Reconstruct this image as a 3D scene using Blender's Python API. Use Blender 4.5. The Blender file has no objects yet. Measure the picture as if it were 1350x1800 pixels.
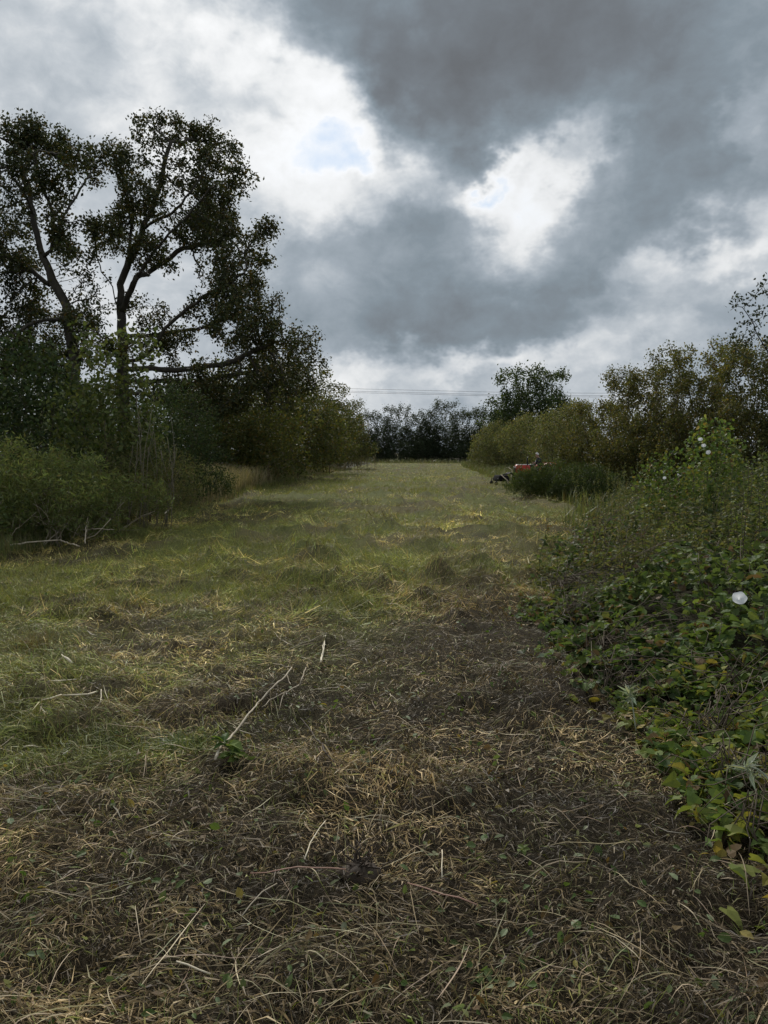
import bpy, math, random
import numpy as np
from mathutils import Vector

# ------------------------------------------------------------------ camera
scene = bpy.context.scene
FPX = 1386.0                 # focal length in pixels of the 1350 x 1800 photograph
CAM_H = 1.65
PITCH = math.atan(105.0 / FPX)
cam_d = bpy.data.cameras.new('camera')
cam_d.sensor_fit = 'VERTICAL'
cam_d.sensor_height = 36.0
cam_d.sensor_width = 27.0
cam_d.lens = 36.0 * FPX / 1800.0
cam_d.clip_start = 0.05
cam_d.clip_end = 5000.0
cam = bpy.data.objects.new('camera', cam_d)
scene.collection.objects.link(cam)
cam.location = (0, 0, CAM_H)
cam.rotation_euler = (math.pi / 2 - PITCH, 0, 0)
scene.camera = cam

# ------------------------------------------------------------------ exposure
scene.view_settings.view_transform = 'Standard'
scene.view_settings.look = 'None'
scene.view_settings.gamma = 1.0
scene.view_settings.exposure = 1.2
scene.view_settings.use_curve_mapping = False
scene.cycles.max_bounces = 6
scene.cycles.diffuse_bounces = 3
scene.cycles.transmission_bounces = 3
scene.cycles.transparent_max_bounces = 4

# ------------------------------------------------------------------ sky and sun
SUN_EL, SUN_AZ = math.radians(36.0), math.radians(-9.0)     # azimuth from +Y, to the right


def px_ray(px, py):
    u, v = (px - 675.0) / FPX, (900.0 - py) / FPX
    d = np.array([u, math.cos(PITCH) + v * math.sin(PITCH), -math.sin(PITCH) + v * math.cos(PITCH)])
    return d


def px_azel(px, py):
    d = px_ray(px, py)
    d = d / np.linalg.norm(d)
    return math.degrees(math.atan2(d[0], d[1])), math.degrees(math.asin(d[2]))


def build_world():
    w = bpy.data.worlds.new('World')
    scene.world = w
    w.use_nodes = True
    w.cycles.sampling_method = 'MANUAL'
    w.cycles.sample_map_resolution = 512
    nt = w.node_tree
    nt.nodes.clear()
    N, L = nt.nodes.new, nt.links.new

    def math_(op, a, b=None, c=None):
        n = N('ShaderNodeMath')
        n.operation = op
        for i, s in enumerate((a, b, c)):
            if s is None:
                continue
            if isinstance(s, (int, float)):
                n.inputs[i].default_value = s
            else:
                L(s, n.inputs[i])
        return n.outputs[0]

    def vmath(op, a, b=None):
        n = N('ShaderNodeVectorMath')
        n.operation = op
        for i, s in enumerate((a, b)):
            if s is None:
                continue
            if isinstance(s, tuple):
                n.inputs[i].default_value = s
            else:
                L(s, n.inputs[i])
        return n

    tc = N('ShaderNodeTexCoord').outputs['Generated']
    sep = N('ShaderNodeSeparateXYZ')
    L(tc, sep.inputs[0])
    az = math_('DEGREES', math_('ARCTAN2', sep.outputs[0], sep.outputs[1])) if False else \
        math_('MULTIPLY', math_('ARCTAN2', sep.outputs[0], sep.outputs[1]), 57.29578)
    el = math_('MULTIPLY', math_('ARCSINE', sep.outputs[2]), 57.29578)
    comb = N('ShaderNodeCombineXYZ')
    L(az, comb.inputs[0])
    L(el, comb.inputs[1])
    P = comb.outputs[0]

    def noise(vec, scale, detail, rough, off, dist=0.0):
        m = vmath('ADD', vec, off)
        n = N('ShaderNodeTexNoise')
        n.inputs['Scale'].default_value = scale
        n.inputs['Detail'].default_value = detail
        n.inputs['Roughness'].default_value = rough
        n.inputs['Distortion'].default_value = dist
        L(m.outputs[0], n.inputs['Vector'])
        return n

    # clouds are laid on the direction vector stretched flat towards the horizon
    st = vmath('MULTIPLY', tc, (1.0, 1.0, 1.35)).outputs[0]
    warp = noise(st, 4.2, 5.0, 0.55, (3.1, 1.7, 0.4))
    wv = vmath('SUBTRACT', warp.outputs['Color'], (0.5, 0.5, 0.5)).outputs[0]
    wv = vmath('MULTIPLY', wv, (9.0, 6.5, 0.0)).outputs[0]
    warp2 = noise(st, 15.0, 4.0, 0.6, (7.7, 2.2, 5.4))
    wv2 = vmath('SUBTRACT', warp2.outputs['Color'], (0.5, 0.5, 0.5)).outputs[0]
    wv2 = vmath('MULTIPLY', wv2, (7.5, 5.5, 0.0)).outputs[0]
    PW = vmath('ADD', vmath('ADD', P, wv).outputs[0], wv2).outputs[0]

    # cloud thickness: (centre x, centre y, half width, half height, tilt, amount)
    blobs = CLOUD_BLOBS
    total = None
    for (bx, by, rx, ry, rot, amp) in blobs:
        a, e = px_azel(bx, by)
        k = math.degrees(1.0 / FPX)
        mp = N('ShaderNodeMapping')
        mp.vector_type = 'TEXTURE'
        mp.inputs['Location'].default_value = (a, e, 0)
        mp.inputs['Rotation'].default_value = (0, 0, math.radians(-rot))
        mp.inputs['Scale'].default_value = (rx * k, ry * k, 1)
        L(PW, mp.inputs['Vector'])
        d = vmath('DOT_PRODUCT', mp.outputs[0], mp.outputs[0]).outputs['Value']
        g = math_('EXPONENT', math_('MULTIPLY', math_('POWER', d, 1.35), -0.85))
        total = math_('MULTIPLY', g, amp) if total is None else math_('MULTIPLY_ADD', g, amp, total)
    n1 = noise(st, 2.6, 6.0, 0.55, (1.3, 5.2, 2.4), 0.3)
    n2 = noise(st, 8.0, 6.0, 0.56, (4.0, 0.3, 8.8), 0.2)
    T = math_('ADD', total, 0.51)
    n3 = noise(st, 30.0, 4.0, 0.6, (2.0, 6.3, 1.8), 0.6)
    T = math_('MULTIPLY_ADD', math_('SUBTRACT', n1.outputs[0], 0.5), 0.36, T)
    T = math_('MULTIPLY_ADD', math_('SUBTRACT', n2.outputs[0], 0.5), 0.56, T)
    T = math_('MULTIPLY_ADD', math_('SUBTRACT', n3.outputs[0], 0.5), 0.17, T)
    ramp = N('ShaderNodeValToRGB')
    cr = ramp.color_ramp
    cr.interpolation = 'LINEAR'
    stops = [(0.04, (0.72, 0.82, 0.90)), (0.20, (0.95, 0.95, 0.935)), (0.34, (0.77, 0.785, 0.795)), (0.47, (0.52, 0.56, 0.60)),
             (0.60, (0.345, 0.395, 0.445)), (0.76, (0.235, 0.283, 0.325)), (0.94, (0.180, 0.203, 0.228)), (1.2, (0.13, 0.136, 0.146))]
    while len(cr.elements) < len(stops):
        cr.elements.new(0.5)
    for e_, (p, c) in zip(cr.elements, stops):
        e_.position = p / 1.25
        e_.color = (*c, 1)
    L(math_('MULTIPLY', T, 0.8), ramp.inputs[0])
    # glow of the sun behind the cloud
    sd = (math.cos(SUN_EL) * math.sin(SUN_AZ), math.cos(SUN_EL) * math.cos(SUN_AZ), math.sin(SUN_EL))
    dot = vmath('DOT_PRODUCT', tc, sd).outputs['Value']
    glow = math_('POWER', math_('MAXIMUM', dot, 0.0), 14.0)
    thin = math_('MAXIMUM', math_('SUBTRACT', 0.85, T), 0.0)
    gl = math_('MULTIPLY', math_('MULTIPLY', glow, thin), 0.22)
    gl = math_('ADD', gl, 1.0)
    sc = vmath('SCALE', ramp.outputs[0])
    L(gl, sc.inputs['Scale'])
    cloud = sc.outputs[0]

    sky = N('ShaderNodeTexSky')
    sky.sky_type = 'NISHITA'
    sky.sun_disc = False
    sky.sun_elevation = SUN_EL
    sky.sun_rotation = SUN_AZ
    sky.air_density = 0.8
    sky.ozone_density = 0.3
    sky.dust_density = 0.2
    bgs = N('ShaderNodeBackground')
    bgs.inputs['Strength'].default_value = 0.05
    L(sky.outputs[0], bgs.inputs['Color'])
    bgc = N('ShaderNodeBackground')
    bgc.inputs['Strength'].default_value = 0.445
    L(cloud, bgc.inputs['Color'])
    cov = N('ShaderNodeMapRange')
    cov.interpolation_type = 'SMOOTHSTEP'
    cov.inputs['From Min'].default_value = -0.30
    cov.inputs['From Max'].default_value = 0.38
    L(T, cov.inputs['Value'])
    mix = N('ShaderNodeMixShader')
    L(cov.outputs[0], mix.inputs[0])
    L(bgs.outputs[0], mix.inputs[1])
    L(bgc.outputs[0], mix.inputs[2])
    out = N('ShaderNodeOutputWorld')
    L(mix.outputs[0], out.inputs[0])


CLOUD_BLOBS = [
    # thick grey deck at the upper right
    (800, 10, 330, 120, 0, 0.30), (1090, 110, 300, 130, 5, 0.27), (790, 170, 130, 80, 25, 0.22), (620, 60, 130, 60, 35, 0.10),
    # bank in the middle
    (730, 450, 120, 120, 0, 0.18), (680, 570, 200, 60, 0, 0.13), (530, 470, 90, 110, 10, 0.10),
    (900, 560, 200, 60, -10, 0.14), (1100, 450, 190, 90, -25, 0.17), (1190, 310, 120, 110, 20, 0.18),
    (1220, 590, 200, 50, -8, 0.10), (760, 620, 200, 30, -5, 0.07),
    # thin, bright places
    (410, 40, 70, 70, 40, -0.22), (550, 170, 120, 45, 25, -0.19), (270, 70, 45, 130, -15, -0.10), (640, 220, 70, 50, 30, -0.14),
    (430, 250, 160, 45, 0, -0.12), (490, 320, 90, 50, 0, -0.15), (610, 350, 110, 50, -8, -0.17), (720, 320, 80, 30, 5, -0.14),
    (1005, 250, 80, 40, -50, -0.22), (880, 390, 70, 55, 40, -0.22), (940, 340, 60, 50, -30, -0.14), (830, 350, 40, 30, 0, -0.10),
    (1310, 200, 45, 55, 45, -0.18), (1330, 390, 90, 40, -30, -0.18), (1120, 490, 90, 25, -25, -0.20), (1250, 460, 90, 25, -25, -0.16),
    (650, 665, 130, 30, -10, -0.20), (820, 650, 90, 22, -20, -0.14), (960, 610, 130, 22, -18, -0.18), (1100, 610, 150, 30, -10, -0.16),
    (780, 730, 400, 35, 0, -0.10),
    (130, 150, 260, 220, 0, -0.07),
    # openings to the blue
    (540, 248, 95, 30, 12, -0.20), (620, 275, 70, 18, -10, -0.12), (872, 303, 60, 22, -20, -0.34),
]
build_world()

sun_d = bpy.data.lights.new('sun', 'SUN')
sun_d.energy = 1.5
sun_d.angle = math.radians(14)
sun_d.color = (1.0, 0.95, 0.87)
sun = bpy.data.objects.new('sun', sun_d)
scene.collection.objects.link(sun)
sun.location = (-10, 40, 60)
sun.rotation_euler = Vector((math.cos(SUN_EL) * math.sin(SUN_AZ), math.cos(SUN_EL) * math.cos(SUN_AZ),
                             math.sin(SUN_EL))).to_track_quat('Z', 'Y').to_euler()

# ------------------------------------------------------------------ helpers
rng = np.random.default_rng(11)
random.seed(5)
COL = scene.collection


def smooth(a, b, x):
    t = np.clip((np.asarray(x, float) - a) / (b - a), 0.0, 1.0)
    return t * t * (3 - 2 * t)


def _hash(ix, iy, seed):
    h = (ix.astype(np.int64) * 374761393 + iy.astype(np.int64) * 668265263 + seed * 982451653) & 0x7fffffff
    h = ((h ^ (h >> 13)) * 1274126177) & 0x7fffffff
    h = (h ^ (h >> 16)) & 0xffff
    return h / 65535.0


def vnoise(x, y, seed=0):
    x, y = np.asarray(x, float), np.asarray(y, float)
    ix, iy = np.floor(x), np.floor(y)
    fx, fy = x - ix, y - iy
    fx, fy = fx * fx * (3 - 2 * fx), fy * fy * (3 - 2 * fy)
    a, b = _hash(ix, iy, seed), _hash(ix + 1, iy, seed)
    c, d = _hash(ix, iy + 1, seed), _hash(ix + 1, iy + 1, seed)
    return (a * (1 - fx) + b * fx) * (1 - fy) + (c * (1 - fx) + d * fx) * fy


def fbm(x, y, oct_=4, seed=0):
    s, a, t = 0.0, 0.5, 0.0
    x, y = np.asarray(x, float), np.asarray(y, float)
    for k in range(oct_):
        s = s + a * vnoise(x, y, seed + k * 17)
        t += a
        x, y, a = x * 2.03 + 3.7, y * 2.03 + 1.3, a * 0.5
    return s / t


def left_edge(y):
    return np.interp(y, [0, 12, 27, 57, 100, 140], [-5.9, -5.9, -5.4, -4.8, -2.2, 0])


def right_edge(y):
    return np.interp(y, [0, 3, 8, 10.6, 17, 22, 30, 65, 90, 140], [1.48, 1.48, 1.55, 2.1, 4.1, 5.6, 5.9, 7.6, 9.0, 14])


def bank(x, y):
    """the overgrown bank along the right of the strip"""
    d = x - right_edge(y)
    near = 1 - smooth(9, 16, y)
    return (0.33 * smooth(0.0, 2.1, d) * near + 0.25 * smooth(0.5, 4, d) * (1 - near)) * smooth(-3, 0.5, y) \
        + 0.25 * smooth(0.2, 3, left_edge(y) - x)


def lump(x, y):
    """heaps where the mower dropped its cuttings"""
    n = fbm(x * 1.15 + 2, y * 1.3 + 0.5 * x, 3, 313) * 0.5 + fbm(x * 4.0, y * 5.0, 2, 331) * 0.5
    return smooth(0.55, 0.72, n) * smooth(3.5, 6, y)


def ground_z(x, y):
    x, y = np.asarray(x, float), np.asarray(y, float)
    far = 1 - smooth(50, 120, np.abs(y))
    base = 0.10 * (fbm(x * 0.22, y * 0.16, 3, 3) - 0.5) * smooth(1, 6, np.abs(y))
    c = fbm(x * 1.3 + 0.35 * y, y * 1.05, 3, 21)
    clump = (0.07 + 0.11 * smooth(5, 12, y)) * smooth(0.52, 0.78, c) * far
    fine = 0.10 * (fbm(x * 4.2, y * 4.2, 3, 41) - 0.5) * (1 - smooth(14, 40, np.abs(y)))
    clump = clump + 0.085 * lump(x, y) * (0.6 + 0.9 * vnoise(x * 7, y * 7, 9))
    infield = smooth(-1.0, 0.3, x - left_edge(y)) * smooth(-1.0, 0.3, right_edge(y) - x)
    return base + (clump + fine) * (0.4 + 0.6 * infield) + bank(x, y)


def gp(px, py, lift=0.0):
    """point of the ground seen at a pixel of the photograph"""
    d = px_ray(px, py)
    t = CAM_H / -d[2]
    for _ in range(4):
        p = d * t
        z = float(ground_z(p[0], p[1]))
        t = (CAM_H - z - lift) / -d[2]
    p = d * t
    return np.array([p[0], p[1], CAM_H + p[2]])


def at(px, py, D):
    d = px_ray(px, py)
    p = d * (D / d[1])
    return np.array([p[0], p[1], CAM_H + p[2]])


def top_z(py, D):
    return at(675, py, D)[2]


def xz(px, D):
    return at(px, 795, D)[0]


# ---- materials
def new_mat(name):
    m = bpy.data.materials.new(name)
    m.use_nodes = True
    nt = m.node_tree
    b = nt.nodes['Principled BSDF']
    return m, nt, b


def attr_mat(name, rough=0.55, trans=0.25, spec=0.3, tint=(1.2, 1.15, 0.6)):
    m, nt, b = new_mat(name)
    at_ = nt.nodes.new('ShaderNodeAttribute')
    at_.attribute_name = 'col'
    nt.links.new(at_.outputs['Color'], b.inputs['Base Color'])
    b.inputs['Roughness'].default_value = rough
    b.inputs['Specular IOR Level'].default_value = spec
    if trans > 0:
        tr = nt.nodes.new('ShaderNodeBsdfTranslucent')
        mu = nt.nodes.new('ShaderNodeMix')
        mu.data_type = 'RGBA'
        mu.blend_type = 'MULTIPLY'
        mu.inputs[0].default_value = 1.0
        mu.inputs[7].default_value = (*tint, 1)
        nt.links.new(at_.outputs['Color'], mu.inputs[6])
        nt.links.new(mu.outputs[2], tr.inputs['Color'])
        mx = nt.nodes.new('ShaderNodeMixShader')
        mx.inputs[0].default_value = trans
        nt.links.new(b.outputs[0], mx.inputs[1])
        nt.links.new(tr.outputs[0], mx.inputs[2])
        nt.links.new(mx.outputs[0], nt.nodes['Material Output'].inputs[0])
    return m


def noise_mat(name, c1, c2, scale, rough=0.8, bump=0.0, stretch=(1, 1, 1), spec=0.3, metal=0.0, detail=5):
    m, nt, b = new_mat(name)
    tc = nt.nodes.new('ShaderNodeTexCoord')
    mp = nt.nodes.new('ShaderNodeMapping')
    mp.inputs['Scale'].default_value = stretch
    nz = nt.nodes.new('ShaderNodeTexNoise')
    nz.inputs['Scale'].default_value = scale
    nz.inputs['Detail'].default_value = detail
    nz.inputs['Roughness'].default_value = 0.65
    cr = nt.nodes.new('ShaderNodeValToRGB')
    cr.color_ramp.elements[0].position = 0.3
    cr.color_ramp.elements[1].position = 0.7
    cr.color_ramp.elements[0].color = (*c1, 1)
    cr.color_ramp.elements[1].color = (*c2, 1)
    L = nt.links.new
    L(tc.outputs['Object'], mp.inputs[0])
    L(mp.outputs[0], nz.inputs['Vector'])
    L(nz.outputs[0], cr.inputs[0])
    L(cr.outputs[0], b.inputs['Base Color'])
    b.inputs['Roughness'].default_value = rough
    b.inputs['Specular IOR Level'].default_value = spec
    b.inputs['Metallic'].default_value = metal
    if bump:
        bp = nt.nodes.new('ShaderNodeBump')
        bp.inputs['Strength'].default_value = bump
        bp.inputs['Distance'].default_value = 0.02
        L(nz.outputs[0], bp.inputs['Height'])
        L(bp.outputs[0], b.inputs['Normal'])
    return m


M_LEAF = attr_mat('leaf', 0.6, 0.38, 0.2)
M_TREELEAF = attr_mat('tree_leaf', 0.55, 0.22, 0.25)
M_GLOSSY = attr_mat('broad_leaf', 0.6, 0.38, 0.12)
M_HAY = attr_mat('hay', 0.6, 0.12, 0.3, (1.1, 1.05, 0.8))
M_GRASS = attr_mat('grass', 0.5, 0.3, 0.35)
M_BARK = noise_mat('bark', (0.03, 0.026, 0.02), (0.085, 0.076, 0.058), 6, 0.9, 0.6, (1, 1, 0.25))
M_TWIG = noise_mat('twig', (0.05, 0.038, 0.026), (0.12, 0.095, 0.065), 9, 0.85)
M_DEADWOOD = noise_mat('dead_wood', (0.27, 0.22, 0.15), (0.5, 0.44, 0.34), 12, 0.8, 0.3, (1, 1, 1))
M_PALEWOOD = noise_mat('split_wood', (0.5, 0.43, 0.30), (0.72, 0.65, 0.5), 20, 0.7, 0.2)
M_DARKSTEM = noise_mat('dark_stem', (0.025, 0.018, 0.012), (0.07, 0.05, 0.035), 20, 0.8)
M_REDSTEM = noise_mat('red_stem', (0.25, 0.12, 0.09), (0.42, 0.27, 0.2), 15, 0.6)
M_GREENSTEM = noise_mat('green_stem', (0.05, 0.07, 0.02), (0.12, 0.14, 0.05), 12, 0.6)
M_SOIL = None


def soil_mat():
    m, nt, b = new_mat('thatch_soil')
    L = nt.links.new
    tc = nt.nodes.new('ShaderNodeTexCoord')
    at_ = nt.nodes.new('ShaderNodeAttribute')
    at_.attribute_name = 'col'
    n1 = nt.nodes.new('ShaderNodeTexNoise')
    n1.inputs['Scale'].default_value = 26
    n1.inputs['Detail'].default_value = 8
    n1.inputs['Roughness'].default_value = 0.75
    n1.inputs['Distortion'].default_value = 1.2
    L(tc.outputs['Object'], n1.inputs['Vector'])
    cr = nt.nodes.new('ShaderNodeValToRGB')
    cr.color_ramp.elements[0].position = 0.32
    cr.color_ramp.elements[0].color = (0.35, 0.33, 0.32, 1)
    cr.color_ramp.elements[1].position = 0.72
    cr.color_ramp.elements[1].color = (1.3, 1.28, 1.2, 1)
    L(n1.outputs[0], cr.inputs[0])
    mu = nt.nodes.new('ShaderNodeMix')
    mu.data_type = 'RGBA'
    mu.blend_type = 'MULTIPLY'
    mu.inputs[0].default_value = 1.0
    L(at_.outputs['Color'], mu.inputs[6])
    L(cr.outputs[0], mu.inputs[7])
    L(mu.outputs[2], b.inputs['Base Color'])
    b.inputs['Roughness'].default_value = 0.95
    b.inputs['Specular IOR Level'].default_value = 0.1
    bp = nt.nodes.new('ShaderNodeBump')
    bp.inputs['Strength'].default_value = 0.9
    bp.inputs['Distance'].default_value = 0.03
    L(n1.outputs[0], bp.inputs['Height'])
    L(bp.outputs[0], b.inputs['Normal'])
    return m


M_SOIL = soil_mat()


def plain_mat(name, c, rough=0.5, spec=0.5, metal=0.0, wear=0.15, scale=14):
    c2 = tuple(v * (1 - wear) for v in c)
    return noise_mat(name, c2, c, scale, rough, 0.0, (1, 1, 1), spec, metal)


# ---- objects
def mesh_np(name, verts, faces, mat=None, cols=None, smooth_=False):
    """verts (n,3); faces: array (m,k) of one face size, or list of such arrays"""
    if not isinstance(faces, list):
        faces = [faces]
    me = bpy.data.meshes.new(name)
    verts = np.asarray(verts, np.float32)
    me.vertices.add(len(verts))
    me.vertices.foreach_set('co', verts.ravel())
    loops = np.concatenate([f.ravel() for f in faces]).astype(np.int32)
    counts = np.concatenate([np.full(len(f), f.shape[1], np.int32) for f in faces])
    me.loops.add(len(loops))
    me.loops.foreach_set('vertex_index', loops)
    me.polygons.add(len(counts))
    starts = np.concatenate([[0], np.cumsum(counts)[:-1]]).astype(np.int32)
    me.polygons.foreach_set('loop_start', starts)
    me.polygons.foreach_set('loop_total', counts)
    me.polygons.foreach_set('use_smooth', np.full(len(counts), smooth_, bool))
    me.update(calc_edges=True)
    if cols is not None:
        a = me.color_attributes.new('col', 'FLOAT_COLOR', 'POINT')
        c4 = np.ones((len(verts), 4), np.float32)
        c4[:, :3] = cols
        a.data.foreach_set('color', c4.ravel())
    if mat:
        me.materials.append(mat)
    return me


def link(name, data, parent=None, loc=None):
    o = bpy.data.objects.new(name, data)
    COL.objects.link(o)
    if parent is not None:
        o.parent = parent
    if loc is not None:
        o.location = [float(v) for v in loc]
    return o


def tag(o, label, cat=None, group=None, kind=None):
    o['label'] = label
    if cat:
        o['category'] = cat
    if group:
        o['group'] = group
    if kind:
        o['kind'] = kind
    return o


def thing(name, label, cat, loc=(0, 0, 0), rz=0.0, group=None):
    o = link(name, None, None, loc)
    o.empty_display_size = 0.2
    o.rotation_euler = (0, 0, rz)
    return tag(o, label, cat, group)


def dup(root, loc, rz, label, scale=None):
    r = root.copy()
    COL.objects.link(r)
    r.location = [float(v) for v in loc]
    r.rotation_euler = (0, 0, rz)
    if scale:
        r.scale = scale
    r['label'] = label
    for ch in list(root.children):
        c = ch.copy()
        COL.objects.link(c)
        c.parent = r
        for g in list(ch.children):
            d = g.copy()
            COL.objects.link(d)
            d.parent = c
    return r


def tubes(paths, sides=6):
    """paths: list of (points (n,3), radii (n,), sides) -> verts, list of faces"""
    V, Q, T, off = [], [], [], 0
    for item in paths:
        pts, rad = np.asarray(item[0], float), np.asarray(item[1], float)
        s = item[2] if len(item) > 2 else sides
        n = len(pts)
        if n < 2:
            continue
        tan = np.gradient(pts, axis=0)
        tan /= np.linalg.norm(tan, axis=1, keepdims=True) + 1e-9
        ref = np.array([0.31, 0.17, 0.93]) if abs(tan[0][2]) < 0.8 else np.array([0.93, 0.3, 0.1])
        u = np.cross(tan, ref)
        u /= np.linalg.norm(u, axis=1, keepdims=True) + 1e-9
        v = np.cross(tan, u)
        a = np.arange(s) * (2 * math.pi / s)
        ring = pts[:, None, :] + rad[:, None, None] * (np.cos(a)[None, :, None] * u[:, None, :] +
                                                        np.sin(a)[None, :, None] * v[:, None, :])
        V.append(ring.reshape(-1, 3))
        i = np.arange(n - 1)[:, None] * s
        j = np.arange(s)[None, :]
        j2 = (j + 1) % s
        Q.append(np.stack([off + i + j, off + i + j2, off + i + s + j2, off + i + s + j], -1).reshape(-1, 4))
        # caps as fans
        for base, rev in ((off, True), (off + (n - 1) * s, False)):
            f = np.array([[base, base + k, base + k + 1] for k in range(1, s - 1)])
            T.append(f[:, ::-1] if rev else f)
        off += n * s
    return np.concatenate(V), [np.concatenate(Q), np.concatenate(T)]


# leaf outlines: x across, y along (base at 0), z out of the blade
def tmpl(name):
    if name == 'diamond':
        v = [(0, 0, 0), (0.30, 0.45, 0.06), (0, 1, -0.05), (-0.30, 0.45, 0.06)]
        f = [(0, 1, 2, 3)]
    elif name == 'narrow':
        v = [(0, 0, 0), (0.11, 0.4, 0.03), (0, 1, -0.12), (-0.11, 0.4, 0.03)]
        f = [(0, 1, 2, 3)]
    elif name == 'oval':
        v = [(0, 0, 0), (0.28, 0.28, 0.07), (0.26, 0.66, 0.05), (0, 1, -0.10), (-0.26, 0.66, 0.05), (-0.28, 0.28, 0.07),
             (0, 0.5, 0)]
        f = [(0, 1, 2, 6), (6, 2, 3, 4), (0, 6, 4, 5)]
    elif name == 'arrow':      # bindweed: an arrowhead with two back lobes
        v = [(0, 0.0, 0), (0.22, -0.16, -0.02), (0.42, -0.10, -0.02), (0.36, 0.25, 0.07), (0.2, 0.6, 0.05), (0, 1, -0.12),
             (-0.2, 0.6, 0.05), (-0.36, 0.25, 0.07), (-0.42, -0.10, -0.02), (-0.22, -0.16, -0.02), (0, 0.5, -0.01)]
        f = [(0, 1, 2, 3), (0, 3, 4, 10), (10, 4, 5, 6), (0, 10, 6, 7), (0, 7, 8, 9)]
    elif name == 'tooth':      # bramble leaflet with a toothed rim
        v = [(0, 0, 0), (0.3, 0.2, 0.05), (0.27, 0.3, 0.06), (0.36, 0.48, 0.06), (0.27, 0.56, 0.05), (0.26, 0.74, 0.02),
             (0.1, 0.82, 0), (0, 1, -0.1), (-0.1, 0.82, 0), (-0.26, 0.74, 0.02), (-0.27, 0.56, 0.05), (-0.36, 0.48, 0.06),
             (-0.27, 0.3, 0.06), (-0.3, 0.2, 0.05), (0, 0.5, -0.02)]
        f = [(0, 1, 2, 14), (14, 2, 3, 4), (14, 4, 5, 6), (14, 6, 7, 8), (14, 8, 9, 10), (14, 10, 11, 12), (0, 14, 12, 13)]
    v, f = np.array(v, float), np.array(f)
    return v, f


TM = {k: tmpl(k) for k in ('diamond', 'narrow', 'oval', 'arrow', 'tooth')}


def frames(n, up=0.5, dirs=None, jitter=1.0, seed_rng=None):
    """random leaf frames: rows side, along, normal"""
    r = seed_rng or rng
    nrm = r.normal(size=(n, 3)) * jitter
    nrm[:, 2] += up
    nrm /= np.linalg.norm(nrm, axis=1, keepdims=True) + 1e-9
    al = r.normal(size=(n, 3)) if dirs is None else dirs + r.normal(size=(n, 3)) * 0.35
    al -= nrm * np.sum(al * nrm, axis=1, keepdims=True)
    al /= np.linalg.norm(al, axis=1, keepdims=True) + 1e-9
    sd = np.cross(al, nrm)
    return sd, al, nrm


def leaf_mesh(name, pos, size, cols, kind='diamond', mat=None, up=0.5, dirs=None, jitter=1.0):
    tv, tf = TM[kind]
    n = len(pos)
    sd, al, nm = frames(n, up, dirs, jitter)
    size = np.broadcast_to(np.asarray(size, float), (n,))[:, None, None]
    wid = rng.uniform(0.8, 1.25, n)[:, None, None]
    V = pos[:, None, :] + size * (tv[None, :, 0:1] * wid * sd[:, None, :] + tv[None, :, 1:2] * al[:, None, :] +
                                  tv[None, :, 2:3] * nm[:, None, :])
    F = tf[None] + (np.arange(n) * len(tv))[:, None, None]
    C = np.repeat(cols, len(tv), axis=0)
    return mesh_np(name, V.reshape(-1, 3), F.reshape(-1, tf.shape[1]), mat or M_LEAF, C)


def palette(n, cols, weights=None, var=0.22):
    cols = np.array(cols, float)
    w = np.array(weights, float) if weights is not None else np.ones(len(cols))
    idx = rng.choice(len(cols), n, p=w / w.sum())
    c = cols[idx] * rng.uniform(1 - var, 1 + var, (n, 1)) * rng.uniform(0.93, 1.07, (n, 3))
    return np.clip(c, 0, 1)


# ---- branching: grow limbs towards points that fill the crown
def colonize(pos, par, attr, step, kill, iters=80, jit=0.15, lift=0.05, seed=0):
    r = np.random.default_rng(seed)
    pos = [np.asarray(p, float) for p in pos]
    par = list(par)
    A = np.asarray(attr, float).copy()
    P0 = np.array(pos)
    d = np.linalg.norm(A[:, None] - P0[None], axis=2)
    near = d.argmin(1)
    nd = d.min(1)
    for it in range(iters):
        live = nd > kill
        A, near, nd = A[live], near[live], nd[live]
        if len(A) == 0:
            break
        order = np.argsort(near)
        un, start = np.unique(near[order], return_index=True)
        groups = np.split(order, start[1:])
        new, newp = [], []
        for b, g in zip(un, groups):
            v = A[g] - pos[b]
            v /= np.linalg.norm(v, axis=1, keepdims=True) + 1e-9
            m = v.mean(0) + r.normal(size=3) * jit
            m[2] += lift
            m /= np.linalg.norm(m) + 1e-9
            new.append(pos[b] + m * step)
            newp.append(int(b))
        i0 = len(pos)
        pos.extend(new)
        par.extend(newp)
        NP = np.array(new)
        d = np.linalg.norm(A[:, None] - NP[None], axis=2)
        k = d.argmin(1)
        dm = d[np.arange(len(A)), k]
        better = dm < nd
        near = np.where(better, k + i0, near)
        nd = np.where(better, dm, nd)
        if len(pos) > 9000:
            break
    return np.array(pos), np.array(par)


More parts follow.
